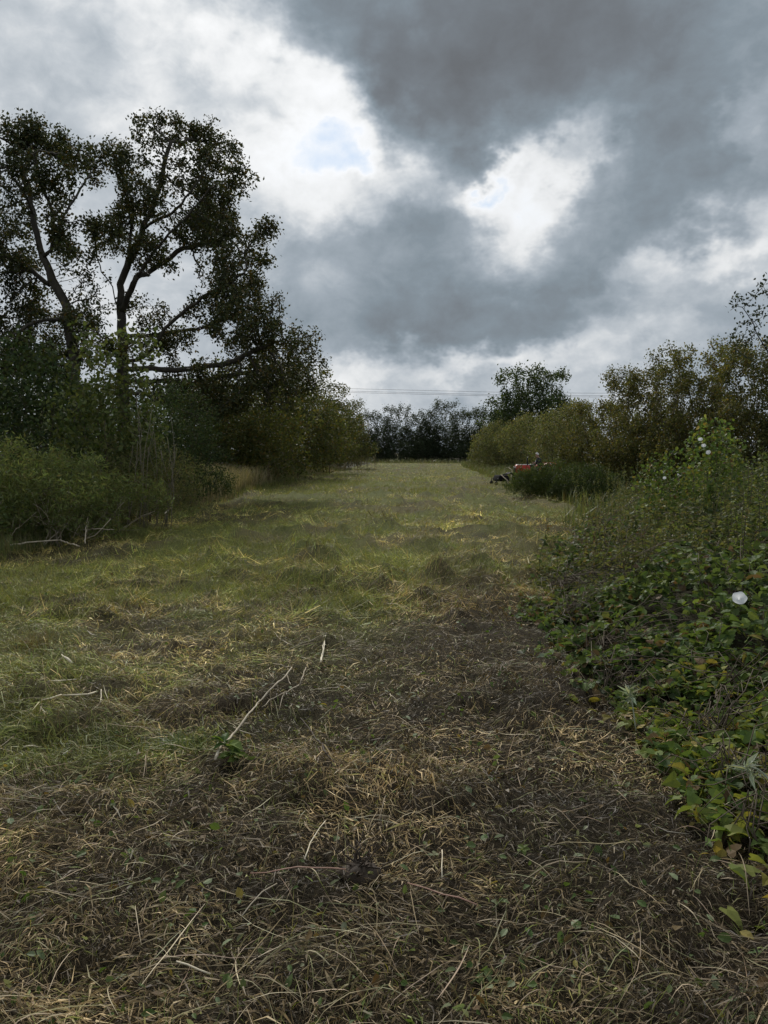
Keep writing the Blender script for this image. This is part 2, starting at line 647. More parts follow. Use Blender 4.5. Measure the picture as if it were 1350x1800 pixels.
def branch_mesh(name, pos, par, r_tip, power, mat, base=None, r_min_sides=0.02, cap=None):
    """tube mesh of a branching skeleton; also gives the radius of each node"""
    n = len(pos)
    acc = np.zeros(n)
    kids = [[] for _ in range(n)]
    for i in range(n):
        if par[i] >= 0:
            kids[par[i]].append(i)
    order = range(n - 1, -1, -1)      # a child always follows its parent
    for i in order:
        if not kids[i]:
            acc[i] += r_tip ** power
        if par[i] >= 0:
            acc[par[i]] += acc[i]
    rad = acc ** (1.0 / power)
    if cap:
        rad = np.minimum(rad, cap)
    paths = []
    started = [i for i in range(n) if par[i] < 0]
    stack = [(i, None) for i in started]
    while stack:
        i, p = stack.pop()
        ch, rr = [], []
        if p is not None:
            ch.append(pos[p])
            rr.append(min(rad[p], rad[i] * 1.15))
        j = i
        while True:
            ch.append(pos[j])
            rr.append(rad[j])
            k = kids[j]
            if not k:
                break
            k = sorted(k, key=lambda q: -rad[q])
            for q in k[1:]:
                stack.append((q, j))
            j = k[0]
        if len(ch) >= 2:
            s = 9 if rr[0] > 0.12 else 6 if rr[0] > 0.04 else 4 if rr[0] > r_min_sides else 3
            paths.append((ch, rr, s))
    v, f = tubes(paths)
    return mesh_np(name, v, f, mat, None, True), rad, kids


def ellipsoid_pts(n, c, r, shell=0.0, seed=None):
    g = rng
    v = g.normal(size=(n, 3))
    v /= np.linalg.norm(v, axis=1, keepdims=True)
    rr = g.uniform(shell, 1, n) ** (1 / 2.2)
    return np.asarray(c) + v * rr[:, None] * np.asarray(r)

# ------------------------------------------------------------------ ground
GREEN = []       # (x, y, radius x, radius y, amount): places where the cut sward stays green
for (px, py, rx, ry, a) in [(210, 1100, 1.1, 0.9, 0.8), (60, 1160, 0.7, 0.6, 0.9), (330, 1030, 1.2, 0.9, 0.55), (120, 1040, 1.2, 1.2, 0.45),
                            (420, 945, 1.8, 2.2, 0.8), (520, 905, 1.8, 3.5, 0.75), (950, 905, 1.6, 4.0, 1.0), (890, 940, 1.2, 2.5, 0.8),
                            (760, 985, 0.9, 1.2, 0.7), (640, 880, 2.0, 5.0, 0.45), (300, 900, 1.5, 2.5, 0.5), (560, 850, 1.8, 9, 0.6),
                            (700, 845, 1.5, 12, 0.5), (180, 1290, 0.4, 0.35, 0.5), (310, 1310, 0.2, 0.15, 0.8),
                            (480, 1080, 0.8, 0.8, 0.3), (40, 1290, 0.4, 0.4, 0.6), (800, 830, 3, 15, 0.35)]:
    p = gp(px, py)
    GREEN.append((p[0], p[1], rx, ry, a))


def green_at(x, y):
    g = 0.03 + 0.42 * smooth(2.9, 6.4, y + 1.6 * (fbm(x * 0.9, y * 0.9, 2, 515) - 0.5)) * smooth(0.4, -1.6, x - 0.16 * (y - 5)) + 0.38 * smooth(8.5, 12, y)
    g = np.minimum(g, 0.5)
    for (cx, cy, rx, ry, a) in GREEN:
        g = g + a * np.exp(-((x - cx) / rx) ** 2 - ((y - cy) / ry) ** 2)
    n = fbm(x * 0.9, y * 0.6, 4, 77)
    n2 = fbm(x * 2.6, y * 2.2, 3, 91)
    g = g * (0.25 + 1.5 * smooth(0.34, 0.66, n)) * (0.5 + smooth(0.3, 0.7, n2))
    return np.clip(g, 0, 1)


def brown_at(x, y):
    """dark, freshly torn mulch along the right hand wheel track"""
    d = smooth(-1.6, 0.6, x - 0.15 * (y - 4)) * (1 - smooth(7.5, 11, y))
    n = fbm(x * 1.1 + 5, y * 0.8, 3, 55)
    return np.clip(d * (0.5 + n) + 0.5 * smooth(0.52, 0.72, n), 0, 1)


def graded(lo, hi, step, grow, near_lo, near_hi):
    c = list(np.arange(near_lo, near_hi + 1e-6, step))
    s, x = step, c[-1]
    while x < hi:
        s *= grow
        x += s
        c.append(min(x, hi))
    s, x = step, c[0]
    while x > lo:
        s *= grow
        x -= s
        c.insert(0, max(x, lo))
    return np.array(sorted(set(c)))


def build_ground():
    xs = graded(-900, 900, 0.095, 1.09, -4.0, 3.0)
    ys = graded(-300, 1500, 0.09, 1.06, 1.6, 8.0)
    X, Y = np.meshgrid(xs, ys)
    Z = ground_z(X, Y)
    V = np.stack([X, Y, Z], -1).reshape(-1, 3)
    nx, ny = len(xs), len(ys)
    i = np.arange(ny - 1)[:, None] * nx
    j = np.arange(nx - 1)[None]
    F = np.stack([i + j, i + j + 1, i + j + nx + 1, i + j + nx], -1).reshape(-1, 4)
    g = green_at(V[:, 0], V[:, 1])[:, None]
    b = brown_at(V[:, 0], V[:, 1])[:, None]
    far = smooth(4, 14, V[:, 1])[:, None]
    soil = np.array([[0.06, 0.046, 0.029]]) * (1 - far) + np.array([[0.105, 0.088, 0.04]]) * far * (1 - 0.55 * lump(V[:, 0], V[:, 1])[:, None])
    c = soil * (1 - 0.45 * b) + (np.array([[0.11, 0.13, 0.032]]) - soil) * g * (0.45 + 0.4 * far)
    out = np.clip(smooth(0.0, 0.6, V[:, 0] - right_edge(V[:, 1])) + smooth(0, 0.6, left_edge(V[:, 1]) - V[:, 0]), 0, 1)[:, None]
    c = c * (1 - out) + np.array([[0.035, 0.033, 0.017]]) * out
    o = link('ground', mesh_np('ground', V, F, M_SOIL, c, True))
    o['kind'] = 'structure'
    o['label'] = 'mown strip of brown and green ground between overgrown banks'


build_ground()


# ------------------------------------------------------------------ cut grass and hay lying on the strip
def in_field(n, y0, y1, pw, margin=0.25, wedge=0.53, extra=1.2):
    out = []
    tot = 0
    while tot < n:
        k = n * 2
        u = rng.uniform(0, 1, k)
        if abs(pw - 1) < 1e-6:
            y = y0 * (y1 / y0) ** u
        else:
            y = (y0 ** (1 - pw) + u * (y1 ** (1 - pw) - y0 ** (1 - pw))) ** (1 / (1 - pw))
        w = wedge * y + extra
        x = rng.uniform(-1, 1, k) * w
        ok = (x > left_edge(y) - margin) & (x < right_edge(y) + margin)
        out.append(np.stack([x[ok], y[ok]], 1))
        tot += ok.sum()
    return np.concatenate(out)[:n]


def ribbons(xy, length, width, yaw, lift, curl, cols, nseg, tip=0.25, pitch=None, z0=None):
    n = len(xy)
    t = np.linspace(0, 1, nseg + 1)[None, :]
    L = length[:, None]
    ang = yaw[:, None] + curl[:, None] * (t - 0.5)
    dx = np.cos(ang) * L / nseg
    dy = np.sin(ang) * L / nseg
    x = xy[:, 0:1] + np.concatenate([np.zeros((n, 1)), np.cumsum(dx[:, :-1], 1)], 1)
    y = xy[:, 1:2] + np.concatenate([np.zeros((n, 1)), np.cumsum(dy[:, :-1], 1)], 1)
    z = ground_z(x, y) + lift[:, None] * np.sin(math.pi * t) + 0.003
    if z0 is not None:
        z = z + z0[:, None]
    if nseg == 1:
        z = z + lift[:, None] * t * 1.2
    if pitch is not None:
        z = z + pitch[:, None] * L * t
    P = np.stack([x, y, z], -1)
    roll = rng.uniform(-0.9, 0.9, n)[:, None]
    side = np.stack([-np.sin(ang) * np.cos(roll), np.cos(ang) * np.cos(roll), np.broadcast_to(np.sin(roll), ang.shape)], -1)
    wv = width[:, None] * ((1 - (1 - tip) * np.abs(2 * t - 1) ** 2) if nseg > 1 else (1 - 0.6 * t))
    A, B = P - side * wv[..., None] * 0.5, P + side * wv[..., None] * 0.5
    V = np.stack([A, B], 2).reshape(n, -1, 3)
    k = np.arange(nseg) * 2
    f = np.stack([k, k + 1, k + 3, k + 2], -1)
    F = f[None] + (np.arange(n) * V.shape[1])[:, None, None]
    C = np.repeat(cols, V.shape[1], axis=0)
    return V.reshape(-1, 3), F.reshape(-1, 4), C


HAY_COLS = np.array([(0.31, 0.24, 0.125), (0.22, 0.168, 0.082), (0.13, 0.095, 0.05), (0.16, 0.15, 0.055), (0.42, 0.35, 0.21), (0.075, 0.055, 0.032)])


def hay_colours(x, y):
    n = len(x)
    g = green_at(x, y)
    b = brown_at(x, y)
    idx = rng.choice(6, n, p=[0.24, 0.25, 0.2, 0.15, 0.07, 0.09])
    c = HAY_COLS[idx] * rng.uniform(0.5, 1.5, (n, 1))
    t1 = fbm(x * 1.7, y * 1.2, 4, 201)
    t2 = fbm(x * 0.45, y * 0.30, 3, 233)
    t3 = fbm(x * 6.0, y * 4.5, 2, 251)
    tone = (0.55 + 0.95 * smooth(0.36, 0.64, t1)) * (0.75 + 0.45 * smooth(0.35, 0.65, t2)) * (0.55 + 0.9 * smooth(0.3, 0.66, t3))
    lp = np.clip(lump(x, y) + 0.8 * smooth(0.35, 0.95, np.sin((x - 0.05 * y) * 3.6 + 2 * t2)) * smooth(0.40, 0.58, t1) * smooth(6, 10, y), 0, 1)
    yel = np.clip(0.55 * smooth(2.9, 6.4, y) * smooth(0.4, -1.6, x - 0.16 * (y - 5)) + 0.8 * smooth(8.5, 12, y), 0, 1)[:, None]
    c = c * (1 + yel * np.array([[0.12, 0.22, -0.12]]))
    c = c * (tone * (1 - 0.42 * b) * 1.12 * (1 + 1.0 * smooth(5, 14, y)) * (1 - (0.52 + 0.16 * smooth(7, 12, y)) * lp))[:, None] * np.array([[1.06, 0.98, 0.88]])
    g = g * (1 - 0.7 * lp)
    gr = np.array([(0.175, 0.188, 0.042)]) * rng.uniform(0.45, 1.7, (n, 1)) * rng.uniform(0.88, 1.12, (n, 3))
    pick = (rng.uniform(size=n) < np.clip(g * 0.9 + 0.07 * (1 - b), 0, 0.9))[:, None]
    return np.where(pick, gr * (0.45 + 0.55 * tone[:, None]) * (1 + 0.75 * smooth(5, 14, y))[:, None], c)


def build_hay():
    zones = [(1.7, 3.6, 0.6, 55000, 1.05, 2), (3.6, 7.5, 1.1, 55000, 1.3, 2), (7.5, 16, 1.3, 64000, 1.5, 1), (16, 45, 1.5, 56000, 2.4, 1),
             (45, 125, 1.3, 20000, 4.5, 1)]
    for zi, (y0, y1, pw, n, k, seg) in enumerate(zones):
        xy = in_field(n, y0, y1, pw)
        c = fbm(xy[:, 0] * 1.3 + 0.35 * xy[:, 1], xy[:, 1] * 1.05, 3, 21)
        ridge = smooth(0.50, 0.75, c)
        flow = fbm(xy[:, 0] * 1.1, xy[:, 1] * 1.1, 2, 63) * 9.0
        yaw = np.where(rng.uniform(size=n) < 0.45, flow + rng.normal(size=n) * 0.45, rng.uniform(0, 6.283, n))
        ln = rng.gamma(2.2, 0.027, n) * (1 + 0.3 * ridge)
        ln = np.clip(ln, 0.02, 0.32) * (1 + 0.12 * (k - 1)) * (1 - 0.3 * brown_at(xy[:, 0], xy[:, 1]))
        wd = rng.gamma(3.0, 0.0009, n) * k + 0.0006
        lift = np.abs(rng.normal(size=n)) * 0.012 * (1 + 1.0 * ridge) * (ln / 0.12) ** 0.5 * (1 + 0.2 * (k - 1))
        z0 = rng.uniform(0, 1, n) ** 2 * (0.02 + 0.05 * ridge)
        pit = rng.normal(size=n) * (0.25 + 0.15 * (seg == 1))
        curl = rng.normal(size=n) * 1.0
        v, f, C = ribbons(xy, ln, wd, yaw, lift, curl, hay_colours(xy[:, 0], xy[:, 1]), seg, pitch=np.abs(pit), z0=z0)
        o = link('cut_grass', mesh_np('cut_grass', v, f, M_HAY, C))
        tag(o, ['cut brown grass stalks strewn right in front of the viewer', 'cut brown and green stalks lying around the fallen branch',
                'raked looking cut grass in the middle of the strip', 'thin cut grass farther up the mown strip',
                'pale cut grass at the far end of the strip'][zi], 'cut grass', None, 'stuff')
    # a few long straws on top
    n = 1300
    xy = in_field(n, 1.8, 10, 1.0)
    ln = rng.uniform(0.10, 0.16, n) * np.exp(np.abs(rng.normal(size=n)) * 0.55)
    v, f, C = ribbons(xy, ln, rng.uniform(0.0018, 0.004, n), rng.uniform(0, 6.283, n), rng.uniform(0.003, 0.03, n), rng.normal(size=n) * 0.3,
                      palette(n, [(0.48, 0.40, 0.25), (0.36, 0.29, 0.16), (0.24, 0.17, 0.10), (0.2, 0.2, 0.09)]), 5, z0=rng.uniform(0.01, 0.06, n))
    tag(link('long_straw', mesh_np('long_straw', v, f, M_HAY, C)), 'long pale straws scattered over the cut grass', 'straw', None, 'stuff')


def build_sward():
    for zi, (y0, y1, pw, n, k) in enumerate([(1.7, 8, 1.0, 30000, 1.0), (8, 30, 1.3, 46000, 1.75), (30, 120, 1.3, 24000, 4.0)]):
        xy = in_field(n * 2, y0, y1, pw)
        g = green_at(xy[:, 0], xy[:, 1])
        g = g * (1 - 0.6 * lump(xy[:, 0], xy[:, 1]))
        keep = rng.uniform(size=len(xy)) < g ** 1.2 * 1.25 + 0.015
        xy = xy[keep][:n]
        m = len(xy)
        ln = rng.uniform(0.03, 0.10, m) * (1 + 0.25 * (k - 1))
        cols = palette(m, [(0.19, 0.215, 0.046), (0.235, 0.24, 0.058), (0.12, 0.15, 0.036), (0.31, 0.28, 0.10)], [4, 3, 3, 2], 0.3)
        v, f, C = ribbons(xy, ln, rng.uniform(0.0016, 0.0032, m) * k, rng.uniform(0, 6.283, m), ln * 0.12, rng.normal(size=m) * 0.5, cols, 2 if zi == 0 else 1,
                          tip=0.15, pitch=rng.uniform(0.2, 1.4, m))
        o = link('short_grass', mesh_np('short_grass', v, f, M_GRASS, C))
        tag(o, ['short green grass showing through the near cuttings', 'short green grass in patches across the middle of the strip',
                'short yellow green grass at the far end'][zi], 'grass', None, 'stuff')
    # small broad weeds and torn leaves among the cuttings
    n = 2600
    xy = in_field(n, 1.8, 12, 1.1)
    pos = np.stack([xy[:, 0], xy[:, 1], ground_z(xy[:, 0], xy[:, 1]) + rng.uniform(0.005, 0.05, n)], 1)
    cols = palette(n, [(0.07, 0.11, 0.03), (0.10, 0.14, 0.05), (0.2, 0.24, 0.14), (0.12, 0.08, 0.035), (0.22, 0.18, 0.05)], [4, 3, 2, 2, 1])
    tag(link('torn_leaves', leaf_mesh('torn_leaves', pos, rng.uniform(0.015, 0.05, n), cols, 'oval', M_LEAF, 1.5)),
        'torn green and brown leaves scattered over the cut grass', 'leaves', None, 'stuff')


build_hay()
build_sward()


# ------------------------------------------------------------------ trees and shrubs
def clump_attractors(clumps, D, dens, depth, ksc=1.0):
    """clumps of foliage given by their place and radius in the photograph, spread in depth about distance D"""
    out = []
    for (px, py, r) in clumps:
        dz = rng.normal() * depth * 0.5
        dist = D + np.clip(dz, -depth, depth)
        c = at(px, py, dist)
        R = r / FPX * dist * ksc
        k = max(8, int(dens * R ** 2))
        out.append(ellipsoid_pts(k, c, (R, R * 1.25, R * 0.8), 0.15))
    return np.concatenate(out)


def limb_nodes(limbs, D, step):
    """limbs: list of pixel polylines with a start (limb, index) and a depth drift"""
    pos, par, ends = [], [], {}
    for li, (pts, start, drift) in enumerate(limbs):
        P = []
        n = len(pts)
        for i, (px, py) in enumerate(pts):
            P.append(at(px, py, D + drift * (i + 1) / n) if start is not None else at(px, py, D + drift * i / max(1, n - 1)))
        if start is None:
            b = P[0].copy()
            b[2] = float(ground_z(b[0], b[1])) - 0.15
            P.insert(0, b)
            prev = -1
        else:
            # nearest node of the limb it leaves
            lo, hi = ends[start]
            cand = np.array(pos[lo:hi])
            prev = lo + int(np.linalg.norm(cand - P[0], axis=1).argmin())
            P.insert(0, pos[prev])
        lo = len(pos)
        for a, b in zip(P[:-1], P[1:]):
            m = max(1, int(np.linalg.norm(b - a) / step))
            first = (start is None and a is P[0])
            for k in range(0 if first else 1, m + 1):
                q = a + (b - a) * (k / m)
                if k not in (0, m):
                    q = q + rng.normal(size=3) * 0.02
                pos.append(q)
                par.append(prev)
                prev = len(pos) - 1
        ends[li] = (lo, len(pos))
    return pos, par


def leaves_on(pos, rad, kids, thr, per, spread, size, cols, kind, mat, up=0.4, sag=0.0, jitter=1.0, weights=None, name='crown', var=0.25, clumpy=0.0):
    tips = np.where(rad < thr)[0]
    if clumpy:
        q = pos[tips]
        k = 0.5 * vnoise(q[:, 0] * clumpy + 0.6 * q[:, 1], q[:, 2] * clumpy * 1.3, 400) + 0.5 * vnoise(q[:, 1] * clumpy, q[:, 0] * 0.8 * clumpy + q[:, 2] * clumpy, 411)
        tips = np.concatenate([tips[rng.uniform(size=len(tips)) < 0.45 + 0.9 * smooth(0.32, 0.58, k)], tips[k > 0.63]])
    n = len(tips) * per
    base = np.repeat(pos[tips], per, axis=0)
    p = base + rng.normal(size=(n, 3)) * spread
    p[:, 2] -= sag
    # tone varies from twig to twig as well as from leaf to leaf
    tw = np.repeat(rng.uniform(0.75, 1.25, len(tips)), per)[:, None]
    c = palette(n, cols, weights, var) * tw
    return leaf_mesh(name, p, rng.uniform(size[0], size[1], n), c, kind, mat, up, None, jitter)


def big_tree(label, D, limbs, clumps, depth, leafcols, weights, dens, per, size=(0.075, 0.15), tip=0.012, spread=0.13, step=0.22):
    pos, par = limb_nodes(limbs, D, step)
    A = clump_attractors(clumps, D, dens, depth)
    P, par = colonize(pos, par, A, step, step * 1.15, 60, 0.22, 0.03, 3)
    base = P[0].copy()
    base[2] = float(ground_z(base[0], base[1]))
    P = P - base
    root = thing('broadleaf_tree', label, 'tree', base)
    me, rad, kids = branch_mesh('trunk', P, par, tip, 2.2, M_BARK, cap=0.24)
    link('trunk', me, root)
    me = leaves_on(P, rad, kids, tip * 1.9, per, spread, size, leafcols, 'diamond', M_TREELEAF, 0.5, 0.0, 1.0, weights, clumpy=1.1)
    link('crown', me, root)
    return root


OLIVE = [(0.060, 0.068, 0.022), (0.045, 0.055, 0.02), (0.085, 0.075, 0.022), (0.10, 0.07, 0.02), (0.03, 0.042, 0.016)]

# the forked tree whose crown hangs over the strip
limbs2 = [
    ([(218, 760), (217, 704), (216, 647), (215, 589), (213, 549)], None, 0.0),
    ([(202, 527), (198, 504), (178, 478), (171, 455), (168, 420)], 0, -1.2),
    ([(211, 500), (224, 468), (235, 442), (249, 416), (253, 393), (267, 367), (275, 344), (284, 318), (289, 285), (300, 250)], 0, 0.8),
    ([(275, 387), (302, 375), (320, 358), (342, 327), (365, 290)], 2, -1.5),
    ([(222, 530), (231, 509), (240, 487), (262, 455), (290, 420), (330, 380), (370, 330)], 0, -2.0),
    ([(262, 478), (284, 464), (311, 442), (350, 430), (390, 420)], 4, 1.0),
    ([(240, 633), (262, 622), (276, 600), (289, 578), (311, 558), (338, 536), (364, 518), (400, 500), (430, 480)], 0, -1.8),
    ([(249, 591), (276, 589), (311, 582), (356, 576), (400, 560), (450, 560)], 0, 2.0),
    ([(240, 648), (267, 647), (311, 651), (356, 644), (391, 642), (440, 620), (490, 600)], 0, -1.0),
    ([(250, 690), (284, 707), (320, 718), (347, 733), (380, 730)], 0, -2.5),
    ([(250, 672), (290, 668), (340, 674), (400, 660), (470, 650), (530, 640)], 0, 1.5),
    ([(227, 440), (232, 400), (226, 360), (215, 310)], 2, 1.5),
]
clumps2 = [(300, 232, 38), (262, 232, 34), (370, 238, 34), (385, 270, 42), (420, 315, 32), (345, 290, 42), (232, 290, 36), (205, 262, 28), (245, 345, 40),
           (305, 325, 40), (380, 345, 40), (375, 395, 48), (400, 440, 52), (468, 405, 24), (340, 405, 42), (260, 440, 42), (190, 430, 36), (425, 495, 48),
           (470, 535, 42), (375, 480, 40), (480, 595, 46), (530, 605, 40), (562, 632, 20), (440, 620, 50), (400, 570, 42), (270, 555, 34), (310, 600, 34),
           (440, 680, 46), (500, 665, 46), (548, 680, 24), (370, 655, 38), (320, 690, 36), (430, 560, 40), (520, 640, 40), (400, 520, 36), (345, 540, 24),
           (220, 380, 34), (180, 400, 30), (395, 700, 44), (350, 720, 40), (300, 470, 22), (460, 460, 26), (490, 700, 40), (240, 610, 22), (280, 680, 30)]
big_tree('tall forked tree whose dark crown leans right over the strip', 29, limbs2, clumps2, 3.2, OLIVE, [4, 3, 2, 1, 3], 85, 31)

limbs1 = [
    ([(136, 760), (133, 690), (129, 620), (120, 571), (118, 540), (104, 513), (91, 491), (82, 464), (71, 438), (64, 407), (58, 380)], None, 0.0),
    ([(48, 350), (38, 330), (22, 313), (10, 280)], 0, -1.0),
    ([(84, 446), (100, 429), (107, 402), (111, 380), (129, 353), (150, 320)], 0, 1.5),
    ([(90, 440), (95, 402), (90, 366), (70, 320), (60, 270)], 0, -1.5),
    ([(100, 562), (76, 562), (49, 571), (22, 589), (-20, 600)], 0, -1.5),
    ([(132, 572), (150, 570), (170, 580)], 0, 1.0),
    ([(86, 500), (50, 470), (10, 450), (-30, 430)], 0, 1.6),
    ([(120, 620), (70, 640), (20, 620), (-20, 610)], 0, 2.0),
    ([(60, 380), (40, 300), (70, 250)], 0, 1.0),
]
clumps1 = [(20, 240, 40), (62, 238, 40), (100, 255, 34), (140, 272, 32), (45, 290, 40), (110, 310, 40), (165, 275, 26), (165, 310, 26), (15, 335, 38),
           (65, 340, 30), (105, 395, 30), (140, 470, 34), (155, 505, 30), (30, 400, 40), (5, 460, 45), (50, 515, 40), (20, 560, 46), (90, 600, 34),
           (160, 560, 34), (155, 615, 38), (5, 620, 45), (-40, 300, 50), (-50, 400, 50), (-60, 500, 55), (60, 600, 40), (120, 440, 24), (150, 400, 24),
           (40, 460, 34), (70, 560, 34), (-40, 230, 40), (190, 610, 30), (30, 640, 40), (100, 640, 36), (180, 540, 22)]
big_tree('tall tree with curving trunk leaning left at the photo\'s left edge', 27, limbs1, clumps1, 3.0, OLIVE, [4, 3, 1, 1, 4], 85, 31)


def shrub(name, label, cat, x, y, w, d, h, cols, weights=None, size=(0.05, 0.09), n_attr=260, per=16, kind='diamond', stems=5, step=0.22, spread=0.13,
          tip=0.004, group=None, lobes=7, low=0.12, mat=None, up=0.4, thin=1.0, barkmat=None, tall=0.0, name_stem='stems', name_leaf='foliage', z0=None, jitter=1.0, clumpy=0.0):
    zb = float(ground_z(x, y)) if z0 is None else z0
    root = thing(name, label, cat, (x, y, zb), 0, group)
    n_attr, per = int(n_attr * 1.7), int(per * 1.5)
    # uneven mound of overlapping lobes
    A = []
    for k in range(lobes):
        a = rng.uniform(0, 6.283)
        rr = rng.uniform(0.15, 0.75)
        cz = h * rng.uniform(low + 0.2, 0.72) * (1 - 0.35 * rr)
        c = (math.cos(a) * rr * w * 0.5, math.sin(a) * rr * d * 0.5, cz)
        s = rng.uniform(0.30, 0.5)
        R = (w * s * 0.9, d * s * 0.9, min(h * s * 0.8, h - cz))
        A.append(ellipsoid_pts(n_attr // lobes, c, R, 0.2))
    A.append(ellipsoid_pts(n_attr // 3, (0, 0, h * 0.5), (w * 0.48, d * 0.48, h * 0.48), 0.5))
    if tall > 0:      # whips standing above the mound
        kk = int(n_attr * tall * 0.12) + 2
        A.append(np.stack([rng.uniform(-0.4, 0.4, kk) * w, rng.uniform(-0.4, 0.4, kk) * d, h * rng.uniform(0.95, 1.0 + 0.25 * tall, kk)], 1))
    A = np.concatenate(A)
    A[:, 2] *= h / np.percentile(A[:, 2], 96 if tall <= 0 else 93)
    A[:, 0] *= 0.5 * w / np.percentile(np.abs(A[:, 0]), 97)
    A = A[A[:, 2] > low * h]
    pos = []
    par = []
    for s in range(stems):
        pos.append(np.array([rng.normal() * w * 0.10, rng.normal() * d * 0.10, -0.06]))
        par.append(-1)
    P, par = colonize(pos, par, A, step, step * 1.1, 70, 0.25, 0.10, int(abs(x * 100)) + 1)
    me, rad, kids = branch_mesh(name_stem, P, par, tip, 2.3, barkmat or M_TWIG, cap=0.10)
    link(name_stem, me, root)
    me = leaves_on(P, rad, kids, tip * 1.75, per, spread, size, cols, kind, mat or M_LEAF, up, 0, jitter, weights, name_leaf, clumpy=clumpy)
    link(name_leaf, me, root)
    return root


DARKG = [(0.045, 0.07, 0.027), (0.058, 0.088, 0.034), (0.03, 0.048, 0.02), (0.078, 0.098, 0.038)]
HAWT = [(0.072, 0.088, 0.028), (0.095, 0.105, 0.033), (0.12, 0.11, 0.034), (0.05, 0.062, 0.022), (0.135, 0.10, 0.032)]
GOLD = [(0.145, 0.13, 0.042), (0.11, 0.115, 0.038), (0.08, 0.09, 0.03), (0.15, 0.11, 0.036), (0.055, 0.065, 0.025)]
FRESH = [(0.11, 0.14, 0.04), (0.085, 0.115, 0.035), (0.15, 0.17, 0.055), (0.06, 0.085, 0.028)]
MUG = [(0.145, 0.162, 0.058), (0.12, 0.138, 0.05), (0.175, 0.178, 0.072), (0.08, 0.095, 0.038), (0.15, 0.13, 0.058)]


def by_px(px, D, wpx, top_py, depth=None):
    x = xz(px, D)
    w = wpx / FPX * D
    h = top_z(top_py, D) - float(ground_z(x, D))
    return dict(x=x, y=D, w=w, d=depth or w, h=h)


# left side, from near to far
shrub('weed_mound', 'rounded olive weed mound at the left edge of the mown strip', 'shrub', -7.0, 14.3, 4.2, 3.6, 1.5, [(q[0] * 1.0, q[1] * 1.12, q[2] * 1.05) for q in MUG], [4, 3, 3, 1, 2], (0.065, 0.13), 520, 26, 'narrow',
      9, 0.17, 0.08, 0.003, lobes=12, low=0.03, jitter=1.0)
shrub('ivy_shrub', 'dark green ivy covered shrub below the left leaning tree', 'shrub', **by_px(45, 20, 210, 632, 3.0), cols=DARKG, size=(0.09, 0.15), n_attr=440, per=15,
      kind='diamond', stems=4, step=0.25, lobes=10, low=0.05)
shrub('elder_sapling', 'pale green leafy sapling in front of the forked tree trunk', 'shrub', **by_px(205, 17.5, 150, 655, 1.6), cols=FRESH[:2] + FRESH[3:] + MUG[:2], size=(0.08, 0.14), n_attr=330,
      per=9, kind='oval', stems=7, step=0.2, lobes=9, low=0.25, tip=0.005, tall=0.5)
shrub('thicket', 'dull green thicket of weeds at the foot of the pale sapling', 'shrub', **by_px(245, 17, 190, 800, 1.7), cols=MUG, size=(0.05, 0.11), n_attr=420, per=22,
      kind='narrow', stems=8, step=0.17, spread=0.10, lobes=9, low=0.04, tip=0.003)
shrub('dark_shrub', 'dark green shrub behind the bare upright stems', 'shrub', **by_px(310, 24, 150, 700, 3.0), cols=DARKG, size=(0.06, 0.1), n_attr=360, per=18,
      stems=5, step=0.24, lobes=8, low=0.04)
shrub('box_bush', 'low dark bush at the edge of the grass left of the strip', 'shrub', **by_px(368, 27.5, 84, 832, 1.4), cols=[(0.03, 0.05, 0.016), (0.04, 0.065, 0.02)], size=(0.04, 0.07),
      n_attr=240, per=22, stems=4, step=0.15, spread=0.09, lobes=7, low=0.03, tip=0.003)
for (px, D, wp, top, dep, lab) in [
        (430, 40, 190, 690, 5, 'dark hawthorn under the low limbs of the forked tree'),
        (505, 48, 170, 700, 5, 'broad hawthorn with olive leaves right of the forked tree'),
        (555, 60, 130, 712, 6, 'rusty olive hawthorn sloping down towards the far hedge'),
        (600, 78, 92, 735, 7, 'last and smallest hawthorn before the far hedge on the left')]:
    shrub('hawthorn', lab, 'shrub', **by_px(px, D, wp, top, dep), cols=HAWT, weights=[4, 3, 2, 3, 1], size=(0.11, 0.2), n_attr=540, per=16, stems=5, step=0.32, spread=0.2,
          tip=0.006, lobes=11, low=0.04, group='hawthorns along the left side', tall=0.25)
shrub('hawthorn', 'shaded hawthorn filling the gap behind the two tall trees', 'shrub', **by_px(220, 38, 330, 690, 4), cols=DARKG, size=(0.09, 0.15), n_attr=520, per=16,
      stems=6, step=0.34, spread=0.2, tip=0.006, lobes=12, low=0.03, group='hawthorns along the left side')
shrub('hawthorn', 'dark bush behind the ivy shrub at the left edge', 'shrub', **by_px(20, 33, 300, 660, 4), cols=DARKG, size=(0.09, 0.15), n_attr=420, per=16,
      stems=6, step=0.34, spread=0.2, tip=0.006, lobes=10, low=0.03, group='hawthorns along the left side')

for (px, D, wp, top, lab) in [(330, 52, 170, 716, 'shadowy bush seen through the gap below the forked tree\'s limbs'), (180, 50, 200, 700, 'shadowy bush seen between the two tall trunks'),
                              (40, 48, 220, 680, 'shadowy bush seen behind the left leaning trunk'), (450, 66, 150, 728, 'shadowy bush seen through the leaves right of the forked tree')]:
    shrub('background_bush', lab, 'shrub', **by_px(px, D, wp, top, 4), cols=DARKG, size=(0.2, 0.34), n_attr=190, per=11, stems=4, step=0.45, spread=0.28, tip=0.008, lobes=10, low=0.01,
          group='shadowy bushes behind the tall trees')
